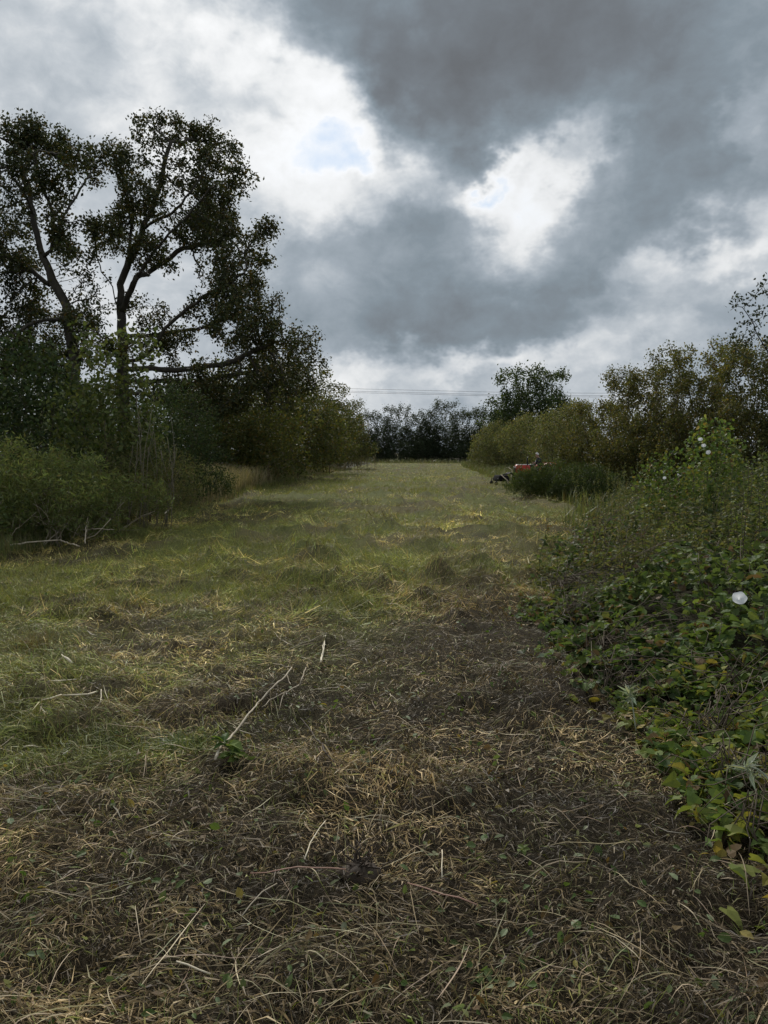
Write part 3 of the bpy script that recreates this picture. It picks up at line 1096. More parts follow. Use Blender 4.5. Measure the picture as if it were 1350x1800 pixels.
# right side, from far to near
shrub('dark_tree', 'dark round topped tree rising behind the right hand bushes', 'tree', **by_px(937, 76, 150, 696, 6), cols=DARKG, size=(0.16, 0.28), n_attr=760, per=20, stems=2, step=0.4,
      spread=0.25, tip=0.009, lobes=8, low=0.02, name_stem='trunk', name_leaf='crown', tall=0.3)
for (px, D, wp, top, dep, lab) in [
        (880, 72, 96, 752, 5, 'grass green rounded bush nearest the far hedge on the right'),
        (935, 60, 110, 742, 5, 'rounded olive bush behind the red tractor'),
        (1000, 50, 110, 728, 4.5, 'olive bush between the tractor and the tall golden shrubs')]:
    shrub('round_bush', lab, 'shrub', **by_px(px, D, wp, top, dep), cols=MUG, size=(0.08, 0.15), n_attr=480, per=17, stems=5, step=0.28, spread=0.16, tip=0.005, kind='diamond',
          lobes=10, low=0.03, group='rounded bushes on the right')
for (px, D, wp, top, dep, lab) in [
        (1060, 34, 140, 735, 3.5, 'golden olive shrub with ragged top, leftmost of the tall ones'),
        (1135, 30, 150, 690, 3.5, 'tall golden olive shrub with thin shoots above the three white flowers'),
        (1225, 27, 160, 660, 3.5, 'tallest golden olive shrub with light showing through its leaves'),
        (1330, 24, 150, 660, 3.0, 'golden olive shrub at the right edge below the dark leaved tree')]:
    shrub('golden_shrub', lab, 'shrub', **by_px(px, D, wp, top, dep), cols=GOLD, weights=[3, 4, 3, 1, 3], size=(0.055, 0.11), n_attr=700, per=22, stems=7, step=0.22, spread=0.105,
          tip=0.006, lobes=14, low=0.05, group='golden shrubs on the right', tall=0.9, clumpy=1.2)
limbsR = [([(1420, 800), (1410, 760), (1390, 700), (1365, 650), (1345, 610), (1325, 570), (1305, 540)], None, 0),
          ([(1370, 620), (1375, 560), (1350, 520), (1340, 500)], 0, 0.8), ([(1330, 640), (1300, 620), (1285, 610)], 0, -0.5),
          ([(1420, 640), (1450, 560), (1440, 500)], 0, 0.5)]
clumpsR = [(1300, 535, 22), (1325, 560, 30), (1345, 515, 24), (1300, 590, 24), (1335, 610, 34), (1360, 560, 34), (1290, 615, 18), (1370, 500, 30), (1410, 540, 40),
           (1440, 600, 45), (1390, 650, 40), (1340, 660, 30), (1450, 500, 35)]
big_tree('sparse dark leaved tree leaning in from the right edge', 19, limbsR, clumpsR, 0.8, [(0.03, 0.04, 0.02), (0.04, 0.052, 0.026)], None, 60, 6, (0.06, 0.11), 0.006, 0.09, 0.2)
shrub('broom_bush', 'low fresh green bush hiding the wheels of the red tractor', 'shrub', **by_px(964, 27, 114, 823, 1.8), cols=[(0.055, 0.08, 0.022), (0.045, 0.068, 0.02), (0.075, 0.095, 0.03)],
      size=(0.06, 0.13), n_attr=420, per=24, kind='narrow', stems=9, step=0.14, spread=0.08, tip=0.0025, lobes=8, low=0.03, up=0.1)
shrub('broom_bush', 'low dark green bush right of the tractor at the bend of the edge', 'shrub', **by_px(1030, 25.5, 110, 826, 1.8), cols=[(0.04, 0.062, 0.02), (0.035, 0.055, 0.018), (0.06, 0.08, 0.025)],
      size=(0.06, 0.12), n_attr=380, per=24, kind='narrow', stems=8, step=0.14, spread=0.08, tip=0.0025, lobes=8, low=0.03, up=0.1)

# far hedge closing the strip
HEDGE = [(0.036, 0.05, 0.026), (0.045, 0.062, 0.031), (0.028, 0.038, 0.02)]
spots = [(612, 132, 46, 755), (640, 134, 46, 743), (668, 133, 48, 747), (697, 134, 48, 738), (727, 135, 42, 749), (752, 133, 40, 747), (778, 132, 62, 736),
         (808, 134, 46, 747), (832, 135, 48, 742), (858, 133, 50, 745), (890, 134, 50, 741)]
hl = ['leftmost slim tree seen in the far hedge beside the last hawthorn', 'second slim tree from the left in the far hedge', 'third slim tree from the left in the far hedge',
      'fourth slim tree from the left in the far hedge, tallest of its side', 'thin tree left of the gap in the far hedge', 'thin tree beside the dense round one in the far hedge',
      'dense round headed tree in the middle of the far hedge', 'slim tree just right of the round headed one in the far hedge',
      'second slim tree right of the round headed one in the far hedge', 'slim tree in the far hedge at the edge of the right hand bushes',
      'far hedge tree mostly hidden behind the dark round topped tree']
for (px, D, wp, top), lab in zip(spots, hl):
    dense = 'dense' in lab
    shrub('hedge_tree', lab, 'tree', **by_px(px, D, wp, top, 3.5), cols=HEDGE, size=(0.16, 0.30), n_attr=340 if dense else 230, per=16 if dense else 15, stems=3, step=0.42, spread=0.27, tip=0.011,
          lobes=9, low=0.06, group='trees of the far hedge', name_stem='trunk', name_leaf='crown', tall=0.6 if not dense else 0.2)
for i, (px, lab) in enumerate([(590, 'first'), (628, 'second'), (666, 'third'), (704, 'fourth'), (742, 'fifth'), (780, 'sixth'), (818, 'seventh'), (856, 'eighth')]):
    shrub('hedge_bush', '%s low dark bush from the left at the foot of the far hedge' % lab, 'shrub', **by_px(px, 130 + (i % 3), 50, 778 + (i * 7) % 9, 3), cols=HEDGE, size=(0.16, 0.28),
          n_attr=150, per=16, stems=4, step=0.4, spread=0.25, tip=0.01, lobes=6, low=0.02, group='low bushes of the far hedge')

# ------------------------------------------------------------------ tall grass and weeds along both edges
def blades(name, label, xy, h, width, cols, lean=0.35, seg=2, mat=None):
    n = len(xy)
    yaw = rng.uniform(0, 6.283, n)
    t = np.linspace(0, 1, seg + 1)[None]
    ln = lean * np.abs(rng.normal(size=n))[:, None] * h[:, None]
    zb = ground_z(xy[:, 0], xy[:, 1])[:, None] - 0.01
    x = xy[:, 0:1] + np.cos(yaw)[:, None] * ln * t ** 2
    y = xy[:, 1:2] + np.sin(yaw)[:, None] * ln * t ** 2
    z = zb + h[:, None] * (t - 0.18 * t ** 3)
    P = np.stack([x, y, z], -1)
    a2 = yaw + math.pi / 2 + rng.normal(size=n) * 0.5
    sd = np.stack([np.cos(a2), np.sin(a2), np.zeros(n)], -1)[:, None, :]
    w = width[:, None] * (1 - 0.85 * t ** 1.5)
    V = np.stack([P - sd * w[..., None] / 2, P + sd * w[..., None] / 2], 2).reshape(n, -1, 3)
    k = np.arange(seg) * 2
    f = np.stack([k, k + 1, k + 3, k + 2], -1)
    F = f[None] + (np.arange(n) * V.shape[1])[:, None, None]
    o = link(name, mesh_np(name, V.reshape(-1, 3), F.reshape(-1, 4), mat or M_GRASS, np.repeat(cols, V.shape[1], axis=0)))
    return o


def edge_grass():
    n = 9000
    y = rng.uniform(9, 17, n)
    x = left_edge(y) - np.abs(rng.normal(size=n)) * 0.9 + 0.25
    h = rng.uniform(0.15, 0.55, n) * smooth(-0.4, 1.0, left_edge(y) - x + 0.5)
    tag(blades('edge_grass', '', np.stack([x, y], 1), h + 0.05, rng.uniform(0.004, 0.01, n), palette(n, FRESH + MUG + [(0.2, 0.16, 0.08)])),
        'rough grass at the foot of the left weed mound', 'grass', None, 'stuff')
    n = 15000
    y = rng.uniform(17, 75, n)
    d = np.abs(rng.normal(size=n)) * 2.0
    x = left_edge(y) - d + 0.3
    h = rng.uniform(0.25, 0.7, n) * (0.35 + 0.65 * smooth(0, 2.0, d)) * 1.2
    dry = (fbm(x * 0.5, y * 0.3, 2, 8) > 0.5)[:, None]
    c = np.where(dry, palette(n, [(0.22, 0.18, 0.10), (0.15, 0.13, 0.06), (0.12, 0.12, 0.05)]), palette(n, FRESH + MUG))
    tag(blades('tall_grass', '', np.stack([x, y], 1), h, rng.uniform(0.012, 0.03, n), c), 'tall rough grass along the left side below the hawthorns', 'grass', None, 'stuff')
    n = 6000
    x = -7.0 + rng.normal(size=n) * 0.9
    y = 33 + rng.normal(size=n) * 3.0
    x = np.minimum(x, left_edge(y) - 0.2)
    tag(blades('dry_grass', '', np.stack([x, y], 1), rng.uniform(0.6, 1.25, n), rng.uniform(0.012, 0.03, n),
               palette(n, [(0.34, 0.29, 0.18), (0.25, 0.21, 0.12), (0.17, 0.155, 0.075)])), 'stand of pale dry grass under the forked tree', 'grass', None, 'stuff')
    n = 11000
    y = rng.uniform(16, 110, n)
    x = right_edge(y) + np.abs(rng.normal(size=n)) * 2.2 - 0.2
    keep = ~((y > 34) & (y < 47) & (x > 5.5))
    x, y = x[keep], y[keep]
    n = len(x)
    h = rng.uniform(0.2, 0.7, n)
    tag(blades('tall_grass', '', np.stack([x, y], 1), h, rng.uniform(0.015, 0.035, n), palette(n, FRESH[:2] + MUG)), 'tall rough grass along the right side below the bushes',
        'grass', None, 'stuff')
    n = 3500
    y = rng.uniform(112, 129, n)
    x = rng.uniform(-12, 22, n)
    tag(blades('tall_grass', '', np.stack([x, y], 1), rng.uniform(0.3, 1.0, n) * smooth(110, 126, y), rng.uniform(0.03, 0.08, n), palette(n, MUG)),
        'tall grass in front of the far hedge', 'grass', None, 'stuff')


edge_grass()


def stalk_plant(name, label, x, y, n, h, r, cols, leaf, kind='narrow', group=None, stemmat=None, per_m=26, lean=0.15, droop=0.3, weights=None, cat='weed', top=0.0, mat=None):
    """upright stems with leaves up their length"""
    zb = float(ground_z(x, y))
    root = thing(name, label, cat, (x, y, zb), 0, group)
    lp, ld, ls = [], [], []
    for i in range(n):
        a, rr = rng.uniform(0, 6.283), r * math.sqrt(rng.uniform(0, 1))
        bx, by = math.cos(a) * rr, math.sin(a) * rr
        hh = h * rng.uniform(0.65, 1.05)
        az = rng.uniform(0, 6.283)
        t = np.linspace(0, 1, 6)
        le = lean * hh * abs(rng.normal())
        gz = float(ground_z(x + bx, y + by)) - zb
        pts = np.stack([bx + math.cos(az) * le * t ** 2, by + math.sin(az) * le * t ** 2, gz - 0.03 + hh * t], 1)
        pts[1:-1] += rng.normal(size=(4, 3)) * 0.012
        v, f = tubes([(pts, 0.0055 * (1 - 0.7 * t) * (0.7 + 0.4 * hh), 4)])
        link('stem', mesh_np('stem', v, f, stemmat or M_GREENSTEM, None, True), root)
        k = int(per_m * hh)
        tt = rng.uniform(0.15, 1, k) ** 0.8
        q = np.stack([np.interp(tt, t, pts[:, j]) for j in range(3)], 1)
        aa = rng.uniform(0, 6.283, k)
        lp.append(q)
        ld.append(np.stack([np.cos(aa), np.sin(aa), rng.normal(size=k) * 0.3 - droop], 1))
        ls.append(rng.uniform(leaf[0], leaf[1], k) * (1.1 - 0.55 * tt))
    lp, ld, ls = np.concatenate(lp), np.concatenate(ld), np.concatenate(ls)
    link('foliage', leaf_mesh('foliage', lp, ls, palette(len(lp), cols, weights), kind, mat or M_LEAF, 1.2, ld, 0.7), root)
    return root


# ------------------------------------------------------------------ the bank of bramble and bindweed on the right
def cover(x, y):
    d = x - right_edge(y)
    n = fbm(x * 1.1 + 3, y * 1.1, 3, 131)
    hv = 0.05 + 0.30 * smooth(0.1, 1.5, d) + 0.15 * smooth(1.5, 3.0, d)
    return hv * (0.25 + 1.5 * smooth(0.25, 0.75, n))


BIND = [(0.10, 0.15, 0.038), (0.08, 0.125, 0.036), (0.135, 0.185, 0.045), (0.19, 0.205, 0.05), (0.055, 0.09, 0.028), (0.24, 0.20, 0.055), (0.13, 0.085, 0.04)]
BRAM = [(0.082, 0.125, 0.04), (0.105, 0.15, 0.047), (0.058, 0.09, 0.031), (0.14, 0.18, 0.055), (0.12, 0.085, 0.045), (0.035, 0.052, 0.022)]
YELL = [(0.18, 0.20, 0.05), (0.25, 0.22, 0.05), (0.13, 0.165, 0.043), (0.28, 0.225, 0.06), (0.15, 0.10, 0.045), (0.095, 0.14, 0.038)]

LEAF_VAR = {}


def leaf_variants(kind, cols, key, mat):
    if key not in LEAF_VAR:
        tv, tf = TM[kind]
        out = []
        for i, c in enumerate(cols):
            for q in range(2):
                v = tv.copy()
                v[:, 2] += -0.25 * (q + 0.5) * (v[:, 1] - 0.2) ** 2 + (0.25 * q + 0.10) * np.abs(v[:, 0])
                v[:, 0] *= 0.9 + 0.25 * q
                cc = np.repeat(np.array([c]), len(v), 0) * rng.uniform(0.85, 1.15, (len(v), 1))
                cc[np.abs(tv[:, 0]) < 0.01] *= 1.25
                out.append(mesh_np('leaf_' + kind, v, tf, mat, cc))
        LEAF_VAR[key] = out
    return LEAF_VAR[key]


def bank_plant(name, label, x, y, r, n, kind, cols, weights, size, singles=0, group=None, stems=22, cat='plant', mat=None, hmul=1.0, key=None, trio=False):
    zb = float(ground_z(x, y))
    root = thing(name, label, cat, (x, y, zb), 0, group)

    def spots_(m, top):
        q = rng.normal(size=(m, 2)) * r * 0.62
        X, Y = x + q[:, 0], y + q[:, 1] * 1.15
        ok = X > right_edge(Y) - 0.08 + rng.normal(size=m) * 0.13
        X, Y = X[ok], Y[ok]
        u = rng.uniform(0, 1, len(X))
        u = 0.75 + 0.3 * u if top else u ** 0.6
        Z = ground_z(X, Y) + 0.01 + u * cover(X, Y) * hmul
        return np.stack([X, Y, Z], 1) - np.array([x, y, zb])

    p = spots_(n, False)
    hol = fbm((p[:, 0] + x) * 2.3, (p[:, 1] + y) * 2.3, 3, 177)
    p = p[rng.uniform(size=len(p)) < 0.42 + 1.2 * smooth(0.36, 0.58, hol)]
    if trio:      # three leaflets to a leaf
        p = np.repeat(p[: len(p) // 3], 3, axis=0)
        d = rng.normal(size=(len(p), 3))
        a0 = np.repeat(rng.uniform(0, 6.283, len(p) // 3), 3) + np.tile([0, 1.5, -1.5], len(p) // 3)
        d = np.stack([np.cos(a0), np.sin(a0), rng.normal(size=len(p)) * 0.2 - 0.15], 1)
    else:
        a0 = rng.uniform(0, 6.283, len(p))
        d = np.stack([np.cos(a0) - 0.25, np.sin(a0) - 0.25, np.full(len(p), -0.35)], 1)
    sz = rng.uniform(size[0], size[1], len(p))
    fo = link('foliage', leaf_mesh('foliage', p, sz, palette(len(p), cols, weights), kind, mat or M_GLOSSY, 1.1, d, 0.75), root)
    fo['kind'] = 'stuff'
    # wandering stems
    paths = []
    ends = spots_(stems * 2, True)[:stems]
    for e in ends:
        s = np.array([rng.normal() * 0.08, rng.normal() * 0.08, -0.02])
        t = np.linspace(0, 1, 7)[:, None]
        q = s + (e - s) * t
        q[:, 2] = s[2] + (e[2] - s[2]) * np.sqrt(t[:, 0]) + 0.12 * np.sin(math.pi * t[:, 0])
        q[1:] += rng.normal(size=(6, 3)) * 0.035
        paths.append((q, np.linspace(0.004, 0.0015, 7), 4))
    v, f = tubes(paths)
    link('stems', mesh_np('stems', v, f, M_TWIG, None, True), root)
    if singles:
        var = leaf_variants(kind, cols, key, mat or M_GLOSSY)
        w = np.repeat(np.array(weights, float), 2)
        P = spots_(singles * 2, True)[:singles]
        for q in P:
            o = link('leaf', var[rng.choice(len(var), p=w / w.sum())], root, q)
            az = rng.uniform(0, 6.283)
            o.rotation_euler = (rng.normal() * 0.5 - 0.35, rng.normal() * 0.45, az)
            s_ = rng.uniform(size[1] * 0.65, size[1] * 1.1)
            o.scale = (s_, s_, s_)
    return root


def flower_mesh(rad):
    """open white trumpet of a bindweed"""
    seg, prof = 20, [(0.06, -0.75), (0.10, -0.45), (0.22, -0.22), (0.55, -0.06), (0.9, 0.03), (1.0, 0.0)]
    V = []
    for k, (r, z) in enumerate(prof):
        for s in range(seg):
            a = s * 2 * math.pi / seg
            w = 1 + (0.05 * math.cos(5 * a)) * (k / 5)
            V.append((r * w * math.cos(a) * rad, r * w * math.sin(a) * rad, (z + (0.05 * math.cos(5 * a) if k > 3 else 0)) * rad))
    F = [(k * seg + s, k * seg + (s + 1) % seg, (k + 1) * seg + (s + 1) % seg, (k + 1) * seg + s) for k in range(5) for s in range(seg)]
    me = mesh_np('flower', np.array(V), np.array(F), M_PETAL, None, True)
    return me


def petal_mat():
    m, nt, b = new_mat('petal')
    b.inputs['Base Color'].default_value = (0.83, 0.84, 0.85, 1)
    b.inputs['Roughness'].default_value = 0.6
    b.inputs['Subsurface Weight'].default_value = 0.0
    tr = nt.nodes.new('ShaderNodeBsdfTranslucent')
    tr.inputs['Color'].default_value = (0.8, 0.82, 0.83, 1)
    mx = nt.nodes.new('ShaderNodeMixShader')
    mx.inputs[0].default_value = 0.45
    nt.links.new(b.outputs[0], mx.inputs[1])
    nt.links.new(tr.outputs[0], mx.inputs[2])
    nt.links.new(mx.outputs[0], nt.nodes['Material Output'].inputs[0])
    return m


M_PETAL = petal_mat()


def add_flower(root, px, py, D, rad, label):
    p = at(px, py, D)
    bx = np.array(root.location)
    o = link('flower', flower_mesh(rad), root, p - bx)
    v = Vector((-0.25 - p[0] * 0.05, -0.85, 0.55)) + Vector((random.uniform(-.2, .2), 0, random.uniform(-.1, .2)))
    o.rotation_euler = v.to_track_quat('Z', 'Y').to_euler()
    o['label'] = label
    return o


BW = [4, 4, 3, 1.5, 3, 0.7, 0.6]
bank_plant('bindweed', 'bindweed with yellowing leaves at the lower right corner', 1.62, 3.15, 0.42, 288, 'arrow', YELL, [3, 1, 4, 0.6, 1, 5], (0.04, 0.09), 60, key='y', stems=26)
bank_plant('bindweed', 'bindweed with large green leaves below the thistle sprig at the right edge', 1.72, 3.75, 0.45, 403, 'arrow', BIND, BW, (0.04, 0.09), 80, key='b', stems=26)
bank_plant('bindweed', 'bindweed turning yellow above the thistle sprig at the right edge', 1.85, 4.35, 0.5, 547, 'arrow', YELL, [4, 1, 4, 0.6, 1, 5], (0.04, 0.095), 100, key='y', stems=26)
bw = bank_plant('bindweed', 'green bindweed carrying the large white flower', 2.25, 4.95, 0.55, 864, 'arrow', BIND, BW, (0.04, 0.095), 120, key='b', stems=26)
add_flower(bw, 1300, 1051, 4.45, 0.040, 'large open white flower')
bank_plant('low_bramble', 'dull bramble at the mulch edge beside the yellow bindweed', 1.55, 5.2, 0.45, 864, 'tooth', BRAM, [3, 3, 3, 2, 2, 3], (0.045, 0.095), 60, key='r', stems=30, trio=True, cat='bramble')
bank_plant('low_bramble', 'bramble with reddish leaves left of the large white flower', 1.75, 6.1, 0.55, 1267, 'tooth', BRAM, [3, 3, 2, 2, 3, 3], (0.045, 0.095), 60, key='r', stems=34, trio=True, cat='bramble')
bank_plant('low_bramble', 'dark bramble spilling onto the strip halfway along the bank', 1.75, 7.4, 0.7, 1728, 'tooth', BRAM, [3, 3, 3, 2, 2, 3], (0.04, 0.09), 40, key='r', stems=34, trio=True, cat='bramble')
bank_plant('low_bramble', 'deep green bramble mound behind the large white flower', 2.75, 6.3, 0.75, 2073, 'tooth', BRAM, [4, 4, 2, 3, 0.5, 2], (0.045, 0.095), 70, key='r', stems=34, trio=True, cat='bramble')
bank_plant('low_bramble', 'bramble with fresh leaves in the hollow behind the reddish one', 2.35, 7.6, 0.7, 1900, 'tooth', BRAM, [3, 4, 2, 4, 1, 2], (0.04, 0.085), 0, stems=34, trio=True, cat='bramble')
bank_plant('weed_patch', 'grey green weeds at the tip of the bank on the strip', 2.1, 9.2, 0.8, 2419, 'diamond', MUG + BRAM, [3, 3, 2, 3, 2, 3, 3, 3, 2, 2, 2], (0.045, 0.095), 0, stems=50)
bank_plant('low_bramble', 'pale green bramble at the right edge in the middle of the bank', 3.5, 8.0, 0.9, 2649, 'tooth', BRAM, [3, 4, 2, 4, 1, 2], (0.045, 0.095), 0, stems=40, trio=True, cat='bramble')
bank_plant('weed_patch', 'mixed weeds in the middle of the bank below the white flowers', 3.1, 10.3, 1.0, 3744, 'diamond', MUG + FRESH, None, (0.045, 0.09), 0, stems=50)
bank_plant('weed_patch', 'tangle of dull weeds above the tip of the bank', 3.4, 12.8, 1.2, 4608, 'diamond', MUG + BRAM, None, (0.05, 0.095), 0, stems=60, hmul=1.1)
bank_plant('weed_patch', 'weeds at the right edge below the three white flowers', 4.6, 10.8, 1.1, 4320, 'diamond', MUG + DARKG, None, (0.05, 0.095), 0, stems=60, hmul=1.1)
bank_plant('weed_patch', 'weeds filling the hollow right of the low green bushes', 5.3, 15.2, 1.6, 5760, 'diamond', MUG + DARKG, None, (0.05, 0.10), 0, stems=60, hmul=1.15)
bank_plant('weed_patch', 'dark weeds below the golden shrubs at the right edge', 7.4, 15.5, 1.6, 5184, 'diamond', DARKG + MUG[:2], None, (0.05, 0.10), 0, stems=60, hmul=1.6)
bank_plant('weed_patch', 'weeds between the dark low bush and the golden shrubs', 7.2, 20, 1.9, 5184, 'diamond', MUG + DARKG, None, (0.06, 0.11), 0, stems=60, hmul=1.4)
bank_plant('weed_patch', 'shaded weeds at the foot of the golden shrub at the right edge', 10.2, 19.5, 1.9, 4608, 'diamond', DARKG + MUG[:2], None, (0.06, 0.11), 0, stems=60, hmul=1.8)

cl = shrub('climbing_bindweed', 'bindweed climbing over weeds, with three white flowers in a row', 'plant', **by_px(1250, 12.2, 110, 762, 1.0), cols=BIND, weights=BW, size=(0.05, 0.09), n_attr=170, per=10,
           kind='oval', stems=8, step=0.15, spread=0.07, tip=0.003, lobes=7, low=0.05, mat=M_LEAF)
add_flower(cl, 1231, 772, 11.75, 0.034, 'topmost white flower')
add_flower(cl, 1237, 783, 11.75, 0.034, 'middle white flower')
add_flower(cl, 1245, 795, 11.75, 0.036, 'lowest white flower')
cl2 = shrub('climbing_bindweed', 'low bindweed with two small white flowers left of the tall weeds', 'plant', **by_px(1185, 13.2, 110, 818, 1.0), cols=BIND, weights=BW, size=(0.05, 0.09), n_attr=150, per=10,
            kind='oval', stems=8, step=0.15, spread=0.07, tip=0.003, lobes=7, low=0.05, mat=M_LEAF)
add_flower(cl2, 1194, 834, 12.6, 0.030, 'small white flower')
add_flower(cl2, 1168, 840, 12.6, 0.026, 'smaller half open white flower')
for (px, D, n, top, r, lab, cols, k) in [
        (1322, 7.6, 9, 800, 0.28, 'tall brown stemmed weeds standing at the right edge', MUG + FRESH, 'narrow'),
        (1335, 9.5, 12, 755, 0.45, 'tall bright green nettles at the right edge under the shrub', FRESH, 'oval'),
        (1265, 9.6, 9, 822, 0.4, 'drooping pale weeds right of the two small white flowers', MUG + FRESH[:2], 'narrow'),
        (1125, 11.5, 8, 845, 0.45, 'thin upright weeds above the middle of the bank', MUG, 'narrow'),
        (1055, 11.0, 9, 862, 0.4, 'reddish upright weeds near the tip of the bank', MUG + [(0.12, 0.07, 0.04)], 'narrow'),
        (1000, 10.2, 8, 905, 0.35, 'short dark weeds leaning over the strip at the tip of the bank', BRAM, 'oval'),
        (1165, 15.5, 14, 800, 0.8, 'upright weeds in front of the golden shrubs', MUG, 'narrow'),
        (1065, 18.5, 12, 815, 0.7, 'upright weeds just right of the dark low bush', MUG, 'narrow'),
        (1290, 8.3, 12, 870, 0.45, 'pale leafy weeds behind the green bindweed', MUG + FRESH, 'oval'),
        (1215, 9.0, 12, 880, 0.5, 'grey green weeds in the middle of the bank', MUG, 'narrow'),
        (1150, 9.2, 10, 895, 0.45, 'loose olive weeds left of the grey green ones', MUG, 'narrow'),
        (1095, 9.0, 10, 905, 0.45, 'brownish weeds near the left face of the bank', MUG + [(0.13, 0.09, 0.05)], 'narrow'),
        (1200, 12.0, 14, 850, 0.6, 'weeds with hanging leaves below the small white flowers', MUG + FRESH[:2], 'narrow'),
        (1120, 14.0, 14, 830, 0.7, 'tangled weeds left of the small white flowers', MUG, 'narrow'),
        (1300, 11.5, 14, 800, 0.6, 'weeds right of the three white flowers', FRESH + MUG, 'narrow'),
        (1345, 8.6, 10, 850, 0.4, 'bright weeds cut off by the right edge', FRESH + MUG, 'oval')]:
    x = xz(px, D)
    stalk_plant('tall_weed', lab, x, D, n, top_z(top, D) - float(ground_z(x, D)), r, cols, (0.06, 0.11), k, 'upright weeds on the right bank',
                M_TWIG if 'brown' in lab or 'reddish' in lab else M_GREENSTEM, 42)

# left: the same kind of weeds, the bare stems and the seed heads
for (px, D, n, top, r, lab, cols, k) in [
        (20, 13.0, 10, 830, 0.5, 'weeds with bright leaves in front of the left weed mound', FRESH, 'oval'),
        (60, 16.3, 14, 768, 0.7, 'feathery weeds rising above the left weed mound', MUG, 'narrow'),
        (150, 15.6, 12, 840, 0.5, 'feathery weeds between the mound and the pale sapling', MUG, 'narrow'),
        (420, 34, 14, 812, 0.9, 'bright green weeds right of the low dark bush', FRESH, 'oval'),
        (500, 43, 16, 800, 1.3, 'leafy weeds at the grass edge below the broad hawthorn', MUG + FRESH[:2], 'oval')]:
    x = xz(px, D)
    stalk_plant('tall_weed', lab, x, D, n, top_z(top, D) - float(ground_z(x, D)), r, cols, (0.07, 0.13), k, 'upright weeds on the left side', M_GREENSTEM, 42)
for (px, D, n, top, r, lab) in [(610, 62, 22, 790, 1.6, 'brown seed heads of dock at the edge below the small hawthorn'), (640, 74, 14, 796, 1.4, 'brown dock stems nearest the far hedge on the left'),
                                (468, 36, 10, 806, 0.9, 'dead brown weed stems in the tall grass')]:
    x = xz(px, D)
    stalk_plant('dock_stems', lab, x, D, n, top_z(top, D) - float(ground_z(x, D)), r, [(0.13, 0.10, 0.065), (0.10, 0.075, 0.05), (0.18, 0.15, 0.10)], (0.06, 0.12), 'narrow', None, M_TWIG, 50, cat='weed')


def bare_shrub():
    D = 16.6
    x = xz(262, D)
    zb = float(ground_z(x, D))
    root = thing('bare_shrub', 'cluster of bare grey upright stems beside the pale sapling', 'shrub', (x, D, zb))
    for i in range(15):
        px0 = rng.uniform(215, 300)
        px1 = px0 + rng.uniform(-25, 30)
        d0 = D + rng.uniform(-0.6, 0.6)
        p0 = np.array([xz(px0, d0), d0, float(ground_z(xz(px0, d0), d0)) - 0.03])
        p1 = at(px1, rng.uniform(690, 790), d0 + rng.uniform(-0.3, 0.3))
        t = np.linspace(0, 1, 8)[:, None]
        pts = p0 + (p1 - p0) * t
        pts[:, 0] += 0.10 * rng.normal() * np.sin(math.pi * t[:, 0])
        pts[1:] += rng.normal(size=(7, 3)) * 0.014
        paths = [(pts, np.linspace(0.011, 0.004, 8), 5)]
        for k in range(3):
            j = int(rng.integers(3, 7))
            e = pts[j] + np.array([rng.normal() * 0.16, rng.normal() * 0.1, rng.uniform(0.1, 0.35)])
            paths.append((np.linspace(pts[j], e, 4) + rng.normal(size=(4, 3)) * 0.006 * np.array([[0], [1], [1], [1]]), np.linspace(0.005, 0.002, 4), 4))
        v, f = tubes(paths)
        link('stem', mesh_np('stem', v - np.array([x, D, zb]), f, M_STEMGREY, None, True), root)


M_STEMGREY = noise_mat('grey_stem', (0.11, 0.095, 0.07), (0.23, 0.20, 0.15), 12, 0.8)
bare_shrub()


# ------------------------------------------------------------------ branches, sticks and sprigs on the ground
def stick(name, label, polys, mat, cat='branch', group=None, lifts=None, sides=6, jit=0.0025):
    """polys: list of (pixel polyline on the ground, radius at start, radius at end, lift)"""
    P0 = gp(*polys[0][0][0])
    root = thing(name, label, cat, P0, 0, group)
    for i, (pts, r0, r1, lift) in enumerate(polys):
        q = []
        for j, p in enumerate(pts):
            l = lift[j] if isinstance(lift, (list, tuple)) else lift
            q.append(gp(p[0], p[1], l + 0.025))
        q = np.array(q)
        # resample with a little waviness
        s = np.concatenate([[0], np.cumsum(np.linalg.norm(np.diff(q, axis=0), axis=1))])
        m = max(4, int(s[-1] / 0.05))
        tt = np.linspace(0, s[-1], min(m, 28))
        w = np.stack([np.interp(tt, s, q[:, k]) for k in range(3)], 1)
        w[1:-1] += rng.normal(size=(len(w) - 2, 3)) * jit
        rr = 0.75 * np.linspace(r0, r1, len(w)) * rng.uniform(0.85, 1.15, len(w))
        v, f = tubes([(w - P0, rr, sides)])
        link('main_stem' if i == 0 else 'side_twig', mesh_np(name, v, f, mat, None, True), root)
    return root


stick('fallen_branch', 'forked grey branch lying on the cut grass left of centre', [
    ([(378, 1335), (392, 1308), (415, 1285), (432, 1262), (455, 1235), (480, 1207), (503, 1187), (513, 1173)], 0.010, 0.006, 0.05),
    ([(513, 1173), (498, 1170), (480, 1166)], 0.005, 0.0025, 0.07), ([(505, 1187), (507, 1197), (511, 1203)], 0.005, 0.004, 0.06),
    ([(527, 1203), (500, 1218), (475, 1230), (460, 1243)], 0.005, 0.003, 0.04), ([(527, 1203), (533, 1188), (538, 1173)], 0.006, 0.004, 0.05),
    ([(500, 1218), (494, 1235), (491, 1248)], 0.003, 0.002, 0.03), ([(410, 1278), (430, 1286), (450, 1292)], 0.004, 0.002, 0.05)], M_DEADWOOD)
stick('split_stick', 'pale split stick pointing away, beyond the forked branch', [([(564, 1163), (569, 1140), (573, 1113)], 0.012, 0.006, 0.03), ([(567, 1150), (568, 1130), (569, 1118)], 0.005, 0.003, 0.05)], M_PALEWOOD)
